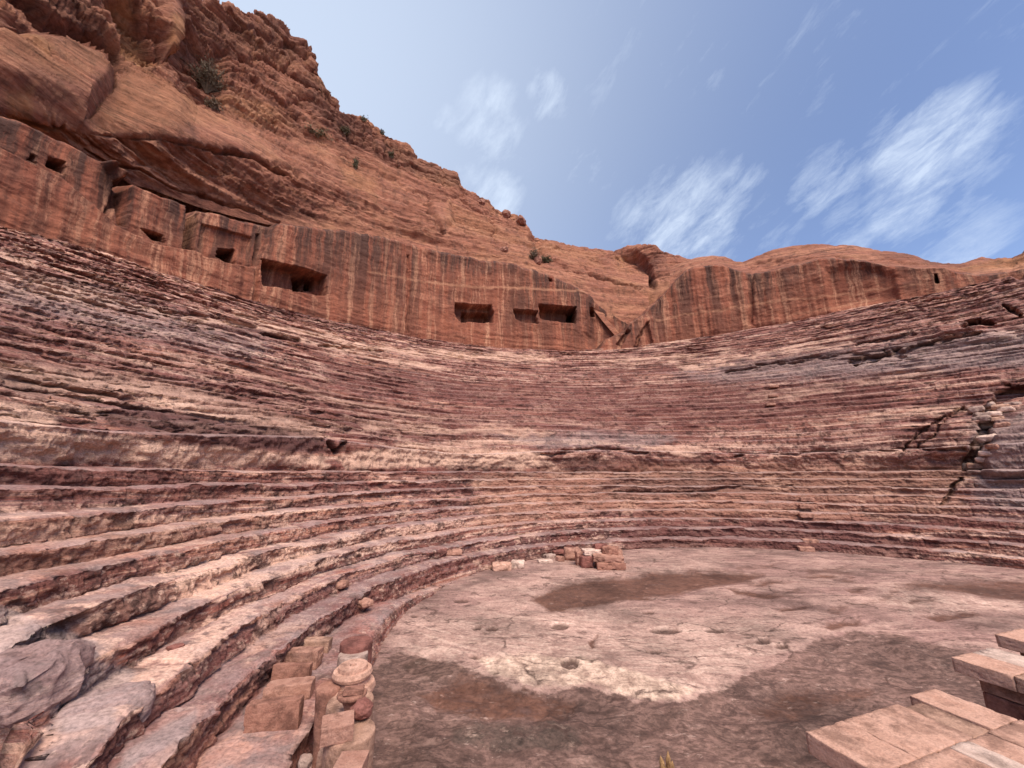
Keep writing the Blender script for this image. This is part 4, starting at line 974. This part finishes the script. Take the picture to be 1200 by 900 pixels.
pbx = np.array([-5.15, 4.62])
def bedrock(o, grey):
    me = o.data; n = len(me.vertices); co = np.zeros(n * 3, np.float32); me.vertices.foreach_get('co', co); co = co.reshape(-1, 3)
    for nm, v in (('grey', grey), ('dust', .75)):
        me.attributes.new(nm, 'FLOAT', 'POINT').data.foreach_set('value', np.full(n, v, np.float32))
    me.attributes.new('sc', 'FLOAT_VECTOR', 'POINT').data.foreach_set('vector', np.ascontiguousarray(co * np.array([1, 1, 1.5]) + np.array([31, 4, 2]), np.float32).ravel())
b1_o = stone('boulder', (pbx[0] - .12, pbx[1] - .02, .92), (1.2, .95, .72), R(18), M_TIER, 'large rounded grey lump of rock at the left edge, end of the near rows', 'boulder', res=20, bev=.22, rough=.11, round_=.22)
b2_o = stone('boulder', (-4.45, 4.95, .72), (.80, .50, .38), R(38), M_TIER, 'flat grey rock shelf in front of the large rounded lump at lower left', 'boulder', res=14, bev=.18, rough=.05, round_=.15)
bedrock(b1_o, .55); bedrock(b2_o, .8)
# rubble at the foot of the seating
g3 = 'rubble stones at the back of the orchestra floor'
for qx, qy, w, h, dp, mat, yaw, z0, lab in (
    (588, 670, 23, .27, .5, M_COPE, .1, -.02, 'pale squared stone, left one of a pair at the foot of the steps'),
    (607, 667, 16, .27, .45, M_PALE, -.1, -.02, 'smaller pinkish squared stone, right one of the pair at the foot of the steps'),
    (639, 661, 18, .14, .4, M_PALE, .2, -.02, 'flat oval pale stone between the pair and the stacked heap'),
    (644, 655, 14, .16, .4, M_GREYST, .5, .0, 'small grey stone behind the flat oval one'),
    (657, 659, 9, .22, .3, M_BLK, .3, -.02, 'small pink stone left of the squared salmon block'),
    (672, 658, 20, .50, .6, M_BLK, .05, -.02, 'salmon block with light top beside the stacked heap'),
    (655, 650, 16, .16, .5, M_MAROON, .2, .1, 'dark flat stone lying on the lowest kerb near the heap')):
    p = on_z(qx, qy, z0); wm = w / F * (p[1] * cP + (p[2] - EYE) * sP)
    stone('rubble_stone', (p[0], p[1] + dp / 2, z0), (wm, dp, h), yaw, mat, lab, 'rubble stone', g3, res=8, bev=.14, rough=.06, round_=.1)
pz = on_z(709, 668, 0)
def heap(dx, dy, z, size, yaw, mat, lab, tilt=(0, 0)):
    stone('rubble_stone', (pz[0] + dx, pz[1] + dy, z), size, yaw, mat, lab, 'rubble stone', g3, res=8, bev=.1, rough=.06, tilt=tilt)
heap(-.62, .55, -.02, (.46, .6, .42), .1, M_MAROON, 'dark maroon block at the left foot of the stacked heap')
heap(.28, .35, -.02, (1.1, .7, .28), -.05, M_BLKR, 'orange red bottom slab of the stacked heap')
heap(.22, .45, .26, (1.15, .8, .22), -.12, M_BLK, 'long pinkish slab across the middle of the stacked heap', (R(3), R(2)))
heap(-.35, .75, .42, (.7, .5, .2), .1, M_PALE, 'pale flat block on the left top of the heap')
heap(.40, .65, .47, (.6, .5, .26), -.3, M_BLKR, 'rounded red block on the right top of the heap')
heap(-.80, .95, -.02, (.3, .5, .55), 0, M_BLK, 'upright brown stone behind the dark maroon block')
heap(.05, .95, .47, (.5, .4, .32), .2, M_MAROON, 'maroon stone at the very top of the heap')
heap(.8, 1.0, -.02, (.25, .4, .6), .1, M_BLK, 'narrow upright stone at the right back of the heap')
pw = on_z(1196, 655, .15); stone('loose_stone', (pw[0], pw[1], .05), (.55, .4, .3), .2, M_PALE, 'white stone on the lowest row at the right edge of the photo', 'stone', res=8, bev=.2, rough=.06, round_=.3)

# stones filling the gully on the right
g4 = 'loose stones in the right hand gully'
names = ['topmost', 'second', 'third', 'fourth', 'fifth']
gully = [(1144, 478, 14), (1158, 476, 13), (1172, 475, 14), (1187, 472, 13), (1150, 484, 12), (1164, 483, 13), (1180, 480, 13), (1152, 491, 15), (1168, 489, 12), (1160, 498, 17), (1157, 511, 16), (1160, 520, 11), (1154, 529, 12), (1148, 537, 11), (1142, 546, 13), (1131, 545, 16), (1175, 496, 13)]
glab = ['flat buff stone at the upper left of the gully heap', 'squarish stone in the gully heap, right of the flat buff one', 'long stone at the middle of the gully heap top', 'small stone at the upper right of the gully heap',
        'brown stone just under the flat buff one', 'stone wedged in the middle of the gully heap', 'thin stone under the upper right one', 'tan stone at the left side where the gully narrows', 'small stone right of the tan one',
        'large rounded tan stone at the neck of the gully', 'grey stone alone in the dark slot below the rounded tan one', 'small grey stone in the dark slot, right side', 'white flat stone low in the dark slot', 'dark stone under the white flat one',
        'yellowish corner stone where the gully meets the lower rows', 'long ochre stone lying left of the gully mouth', 'thin slab along the right rim of the gully']
for (qx, qy, w), lab in zip(gully, glab):
    p = on_tiers(qx, qy); d = p[1] * cP + (p[2] - EYE) * sP; s = w / F * d
    u = -(p[:2] - np.array([CX, CY])); u /= np.linalg.norm(u)
    stone('gully_stone', (p[0] + u[0] * .15, p[1] + u[1] * .15, p[2] - .2), (s, s * .8, s * .48), math.atan2(u[1], u[0]) + 1.57 + random.uniform(-.3, .3), random.choice([M_TAN, M_BLK, M_GREYST, M_PALE]) if 'white' not in lab else M_PALE,
          lab, 'stone', g4, res=7, bev=.18, rough=.09, round_=.25, tilt=(random.uniform(-.2, .2), random.uniform(-.2, .2)))

# rebuilt little stairs up the right side: pale worn step blocks, parts of the seating
for pts, w in (([(903, 472), (905, 462), (906, 453)], .9), ([(944, 601), (945, 592), (946, 583), (944, 640), (948, 631)], .9)):
    for qx, qy in pts:
        p = on_tiers(qx, qy); th = math.atan2(p[1] - CY, p[0] - CX)
        o = link('stair_step', stone_mesh('stair_step', (.5, w * .7, .2), random.random() * 40, 7, .1, .05), M_BLK, seat)
        o.location = (p[0] - CX - .1 * math.cos(th), p[1] - CY - .1 * math.sin(th), p[2] - .15); o.rotation_euler = (0, 0, th)

# ------------------------------------------------------------------ STAGE FRONT (pulpitum) with coping slabs
ST = 1.7
A0 = on_z(943, 857, ST)[:2]; A1 = on_z(1121, 803, ST)[:2]
e1 = (A1 - A0) / np.linalg.norm(A1 - A0); e2 = np.array([e1[1], -e1[0]])
yaw1 = math.atan2(e1[1], e1[0])
def uv(qx, qy, o=A0):
    p = on_z(qx, qy, ST)[:2] - o; return float(p @ e1), float(p @ e2)
for nm in [(943, 857), (981, 836), (1038, 806), (1060, 799), (1069, 792), (1121, 803), (1025, 859), (990, 882), (1088, 826), (1060, 842), (1083, 831), (1170, 865), (1186, 820), (1114, 770), (1137, 758), (1180, 769), (1161, 783), (1165, 743), (1185, 734)]:
    print('uv', nm, [round(v, 2) for v in uv(*nm)])

def pier(origin, label, slabs, faces, group='projecting piers of the stage front'):
    root = empty('stage_pier', (origin[0], origin[1], 0), label, 'stone pier', group, rz=yaw1)
    # local x along the front, local -y towards the stage (e2)
    for (u0, u1, v0, v1, mat, dz) in slabs:
        o = link('coping_slab', stone_mesh('coping_slab', (u1 - u0 - .004, v1 - v0 - .004, .125), random.random() * 30, 13, .035, .017), mat, root)
        o.location = ((u0 + u1) / 2, -(v0 + v1) / 2, ST - .125 + dz); o.rotation_euler = (random.uniform(-.002, .002), random.uniform(-.002, .002), 0)
    for (u0, u1, v0, v1, z0, z1, mat) in faces:
        o = link('facing_block', stone_mesh('facing_block', (u1 - u0 - .01, v1 - v0 - .01, z1 - z0 - .008), random.random() * 30, 10, .04, .014), mat, root)
        o.location = ((u0 + u1) / 2, -(v0 + v1) / 2, z0)
    return root
def courses(u0, u1, v0, v1, inset=.09):
    out = []; z = -.15; u0 += inset; u1 -= inset; v0 += inset; v1 -= inset; k = 0
    while z < ST - .14:
        h = min(.32, ST - .128 - z); 
        if h < .12: break
        c = [u0, u0 + (u1 - u0) * (.36 if k % 2 else .55), u1]; d = [v0, v0 + (v1 - v0) * (.6 if k % 2 else .42), v1]
        for a, b_ in zip(c[:-1], c[1:]):
            for e, f_ in zip(d[:-1], d[1:]): out.append((a, b_, e, f_, z, z + h, random.choice([M_BLK, M_TAN, M_BLKR])))
        z += h; k += 1
    return out
pier(A0, 'big near stage pier topped with pink sawn slabs and one white strip', [
    (0, .40, 0, .42, M_COPE, 0), (.40, 1.02, 0, .42, M_COPE, .001), (1.02, 1.26, .03, .42, M_TAN, -.014), (1.26, 1.60, -.04, .42, M_COPE, .001),
    (-.02, .72, .42, 1.55, M_COPE, .0), (.72, .93, .42, 1.15, M_COPEW, .003), (.93, 1.18, .42, 1.15, M_COPE, -.003), (1.18, 1.62, .42, 1.15, M_COPE, .002),
    (.72, 1.0, 1.15, 1.7, M_TAN, .002), (1.0, 1.62, 1.15, 1.7, M_COPEW, .001), (-.02, .72, 1.55, 2.6, M_COPE, .002), (.72, 1.62, 1.7, 2.6, M_COPE, .0)],
    courses(0, 1.6, .02, 2.58))
o2 = on_z(1114, 770, ST)[:2]
pier(o2, 'middle stage pier with a two slab coping at the right edge', [(0, .36, 0, .40, M_COPE, 0), (0, .36, .40, .80, M_TAN, .003), (0, .36, .80, 1.6, M_COPE, .0), (.36, .72, .0, 1.6, M_COPEW, -.002)], courses(.02, .70, .02, 1.58))
o3 = on_z(1165, 743, ST)[:2]
pier(o3, 'farthest stage pier showing one pale slab at the right edge', [(0, .55, 0, .7, M_COPE, 0), (0, .55, .7, 1.5, M_COPEW, .002)], courses(.02, .53, .02, 1.48))

# splintered posts
def post(qx, qy, z, rad_, label, prongs):
    p = on_z(qx, qy, z); root = empty('wooden_post', (p[0], p[1], -.15), label, 'wooden post')
    V, Q = lathe([(0, 0), (rad_ * 1.5, 0), (rad_ * 1.5, .3), (rad_ * 1.1, z - .1), (rad_ * .7, z + .03), (0, z + .04)], n=18, seed=3, rough=.08)
    link('shaft', raw_mesh('shaft', V, Q), M_WOOD, root)
    for i in range(prongs):
        a = i * 2.4; L = .09 + .07 * random.random()
        V, Q = lathe([(0, 0), (rad_ * .55, 0), (rad_ * .42, L * .7), (0, L)], n=7, seed=i, rough=.08)
        o = link('splinter', raw_mesh('splinter', V, Q), M_WOOD, root)
        o.location = (rad_ * .6 * math.cos(a), rad_ * .6 * math.sin(a), z - .03); o.rotation_euler = (-.14 * math.sin(a), .14 * math.cos(a) , 0)
post(780, 877, 1.55, .04, 'pale splintered post top poking up at the bottom edge of the photo', 6)
post(811, 894, 1.5, .008, 'tiny dark stick right of the splintered post at the bottom edge', 1)

# ------------------------------------------------------------------ SHRUBS AND BOULDERS ON THE CLIFF
hx, hy = project(HP); HD = np.linalg.norm(HP - np.array([0, 0, EYE]), axis=-1)
def on_cliff(qx, qy):
    d = (hx - qx) ** 2 + (hy - qy) ** 2; c = np.argwhere(d < max(6., d.min() + 3))
    k = c[int(np.argmin([HD[tuple(i)] for i in c]))]; return HP[tuple(k)]
def shrub(qx, qy, w, h, label, mat=M_OLIVE, leaves=900, twig=26, p=None, leaf=.16):
    p = on_cliff(qx, qy) if p is None else p
    root = empty('shrub', tuple(p), label, 'shrub', 'shrubs growing on the cliffs')
    d = np.array([-p[0], -p[1]]); d /= np.linalg.norm(d)
    tips = []; V = []; Q = []; k = 0
    for i in range(twig):
        a = random.uniform(0, 6.28); s = random.uniform(.2, 1); z = random.uniform(.35, 1) * h
        tip = np.array([math.cos(a) * s * w / 2, math.sin(a) * s * w / 2, z * (1 - .35 * s * s)]); tips.append(tip)
        mid = tip * .5 + np.array([0, 0, .08 * h]); rad_ = .018 * h + .012
        for a0, a1, r0, r1 in ((np.zeros(3), mid, rad_ * 1.5, rad_), (mid, tip, rad_, rad_ * .3)):
            ax = a1 - a0; ax /= np.linalg.norm(ax) + 1e-9; s1 = np.cross(ax, [.3, .9, .1]); s1 /= np.linalg.norm(s1); s2 = np.cross(ax, s1)
            for c0, rr_ in ((a0, r0), (a1, r1)):
                for q in range(4): V.append(c0 + rr_ * (math.cos(q * 1.57) * s1 + math.sin(q * 1.57) * s2))
            for q in range(4): Q.append([k + q, k + (q + 1) % 4, k + 4 + (q + 1) % 4, k + 4 + q])
            k += 8
    link('stem', raw_mesh('stem', np.array(V), np.array(Q), smooth=False), M_DRY, root)
    V = []; Q = []; tips = np.array(tips)
    for i in range(leaves):
        t = tips[random.randrange(len(tips))]; c = t * random.uniform(.45, 1.05) + np.array([random.gauss(0, .09) * w, random.gauss(0, .09) * w, random.gauss(0, .07) * h])
        c[2] = max(c[2], .02); n = np.array([random.gauss(0, 1) for _ in range(3)]); n /= np.linalg.norm(n); s1 = np.cross(n, [.2, .5, .8]); s1 /= np.linalg.norm(s1); s2 = np.cross(n, s1)
        L = leaf * random.uniform(.5, 1.2); j = len(V)
        V += [c - s1 * L, c + s2 * L * .4, c + s1 * L, c - s2 * L * .4]; Q.append([j, j + 1, j + 2, j + 3])
    link('foliage', raw_mesh('foliage', np.array(V), np.array(Q), smooth=False), mat, root)
shrub(243, 108, 4.6, 5.0, 'big dry brown shrub in the hollow of the upper left cliff', M_DRY, 2600, 60)
shrub(250, 128, 1.6, 1.6, 'small dry shrub hanging just below the big one', M_DRY, 500)
shrub(372, 160, 4., 1.6, 'low olive shrub on the ledge under the cliff shoulder', M_OLIVE, 900)
shrub(404, 155, 1.6, 1.6, 'dark shrub against the fluted cliff band, right of the low olive one', M_OLIVE, 500)
shrub(419, 198, 1.0, 2.2, 'narrow upright shrub on the slope below the fluted band', M_OLIVE, 400)
shrub(427, 140, 1.0, 1.2, 'tiny bush standing on the skyline above the fluted band', M_OLIVE, 300)
shrub(448, 156, 1.0, 1.2, 'tiny thin bush on the skyline, second one down the ridge', M_OLIVE, 200)
shrub(460, 184, 1.2, 1.6, 'small dark shrub at the foot of the fluted band', M_OLIVE, 300)
shrub(627, 303, 2.0, 2.0, 'grey shrub on the left of the round boulder above the middle wall', M_DRY, 600)
shrub(640, 306, 1.6, 1.4, 'green shrub on the right of the round boulder above the middle wall', M_OLIVE, 600)
for qx, qy, s, lab in ((632, 307, 1.2, 'round reddish boulder sitting between two shrubs above the middle wall'), (594, 252, 1.6, 'knobbly boulder on the falling skyline'), (612, 260, 1.8, 'capped boulder at the step of the skyline'), (565, 236, 1.2, 'small boulder on the ridge above the knobbly one'),
                       (592, 292, 1.0, 'pale boulder resting above the wall top, left of the round reddish one')):
    p = on_cliff(qx, qy); stone('boulder', (p[0], p[1], p[2] - s * .3), (s * 1.2, s, s), random.random() * 3, M_BLKR, lab, 'boulder', 'boulders on the cliff', res=12, bev=.25, rough=.12, round_=.6)

# ------------------------------------------------------------------ SKY AND LIGHT
w = bpy.data.worlds.new('World'); scene.world = w; w.use_nodes = True
SUN_EL, SUN_AZ = R(56), R(160)        # azimuth clockwise from +Y
nt = w.node_tree; bg = nt.nodes['Background']
b = NB.__new__(NB); b.t = nt; b.n = nt.nodes
sky = b.new('ShaderNodeTexSky', sky_type='NISHITA', sun_disc=False, sun_elevation=SUN_EL, sun_rotation=SUN_AZ % (2 * math.pi), altitude=900., air_density=1.0, dust_density=1.2, ozone_density=1.6)
d = b.new('ShaderNodeTexCoord').outputs['Generated']
sep = b.new('ShaderNodeSeparateXYZ'); b.put(sep.inputs[0], d)
zc = b.math('ADD', b.math('MAXIMUM', sep.outputs[2], 0.), .18)
cmb = b.new('ShaderNodeCombineXYZ'); b.put(cmb.inputs[0], b.math('DIVIDE', sep.outputs[0], zc)); b.put(cmb.inputs[1], b.math('DIVIDE', sep.outputs[1], zc))
rot = b.new('ShaderNodeVectorRotate', rotation_type='Z_AXIS'); b.put(rot.inputs['Vector'], cmb.outputs[0]); rot.inputs['Angle'].default_value = R(-35)
def dotv(v):
    o = b.new('ShaderNodeVectorMath', operation='DOT_PRODUCT'); b.put(o.inputs[0], d); o.inputs[1].default_value = v; return o.outputs['Value']
ca, sa = math.cos(R(38)), math.sin(R(38))
wv3 = b.new('ShaderNodeCombineXYZ'); b.put(wv3.inputs[0], b.math('MULTIPLY', dotv((ca, 0, sa)), 4.6)); b.put(wv3.inputs[1], b.math('MULTIPLY', dotv((-sa, 0, ca)), 11.)); b.put(wv3.inputs[2], b.math('MULTIPLY', dotv((0, 1, 0)), 3.))
st = b.noise(wv3.outputs[0], 2.0, 10., .66, .35)
fine_c = b.noise(b.vmul(wv3.outputs[0], (1.3, .9, 1)), 3.6, 8., .7, .4)
pat = 0.
def blob(qx, qy, rad_px, k):
    global pat
    rad_px *= .88
    v = ray(qx, qy); v = v / np.linalg.norm(v); c = math.cos(math.atan(rad_px / F * (v @ np.array([0, cP, sP]))))
    o = b.new('ShaderNodeVectorMath', operation='DOT_PRODUCT'); b.put(o.inputs[0], d); o.inputs[1].default_value = tuple(v)
    m = b.new('ShaderNodeMapRange', interpolation_type='SMOOTHSTEP'); b.put(m.inputs[0], o.outputs['Value']); m.inputs[1].default_value = c; m.inputs[2].default_value = 1.; m.inputs[3].default_value = 0.; m.inputs[4].default_value = k
    pat = b.math('MAXIMUM', pat, m.outputs[0]) if not isinstance(pat, float) else m.outputs[0]
for a in ((575, 145, 75, .95), (640, 112, 45, .9), (580, 228, 55, 1.), (545, 205, 40, .6), (800, 265, 110, 1.), (850, 235, 80, .8), (970, 215, 70, .85), (1090, 175, 110, 1.), (1060, 245, 75, .9), (1120, 280, 90, .7), (690, 200, 50, .6), (830, 70, 70, .5), (960, 60, 110, .5), (1180, 10, 90, .5), (740, 60, 120, .4), (920, 280, 80, .5), (760, 260, 70, .9), (1000, 270, 60, .7), (900, 100, 60, .45), (1080, 80, 70, .45), (525, 140, 30, .7), (620, 180, 35, .6), (1150, 130, 50, .5), (700, 90, 40, .4)): blob(*a)
body = b.math('ADD', b.math('MULTIPLY', st, .72), b.math('MULTIPLY', fine_c, .34))
wsp = b.math('ADD', body, b.math('MULTIPLY', b.math('SUBTRACT', pat, .62), .32))
cl = b.math('MULTIPLY', b.ramp(wsp, [(.50, 0.), (.60, .4), (.74, 1.)]), b.math('ADD', .10, b.math('MULTIPLY', pat, .66)))
gl = ray(265, 30); gl = gl / np.linalg.norm(gl)
gm = b.new('ShaderNodeMapRange', interpolation_type='LINEAR'); b.put(gm.inputs[0], dotv(tuple(gl))); gm.inputs[1].default_value = math.cos(R(75)); gm.inputs[2].default_value = 1.
veil = b.math('ADD', b.math('MULTIPLY', b.math('POWER', gm.outputs[0], 2.2), .72), .05)
cl = b.math('MAXIMUM', cl, b.math('ADD', veil, b.math('MULTIPLY', b.math('SUBTRACT', 1., veil), b.math('MULTIPLY', cl, .9))))
lum = b.new('ShaderNodeMix', data_type='RGBA', blend_type='MULTIPLY'); lum.inputs[0].default_value = 1.; b.put(lum.inputs[6], sky.outputs[0]); lum.inputs[7].default_value = (1.05, 1.01, 1.10, 1)
mx = b.new('ShaderNodeMix', data_type='RGBA'); b.put(mx.inputs[0], b.math('MULTIPLY', cl, .9, True)); b.put(mx.inputs[6], lum.outputs[2]); mx.inputs[7].default_value = (4.7, 5.35, 6.3, 1)
b.put(bg.inputs['Color'], mx.outputs[2]); bg.inputs['Strength'].default_value = .118
sl = bpy.data.lights.new('sun', 'SUN'); sl.energy = 3.5; sl.angle = R(38); sl.color = (1., .90, .76)
so = bpy.data.objects.new('sun', sl); COL.objects.link(so)
sd = np.array([math.sin(SUN_AZ) * math.cos(SUN_EL), math.cos(SUN_AZ) * math.cos(SUN_EL), math.sin(SUN_EL)])
from mathutils import Vector
so.rotation_euler = Vector(sd).to_track_quat('Z', 'Y').to_euler(); so.location = (0, 0, 120)

cam = bpy.data.cameras.new('camera'); co = bpy.data.objects.new('camera', cam); COL.objects.link(co)
co.location = (0, 0, EYE); co.rotation_euler = (math.pi / 2 + PITCH, 0, 0)
cam.sensor_width = 36; cam.lens = F / 1200 * 36; cam.clip_start = .05; cam.clip_end = 8000
scene.camera = co
vs = scene.view_settings; vs.view_transform = 'Standard'; vs.look = 'None'; vs.gamma = 1; vs.exposure = .64; vs.use_curve_mapping = False
scene.cycles.max_bounces = 5; scene.cycles.diffuse_bounces = 3
print('done')
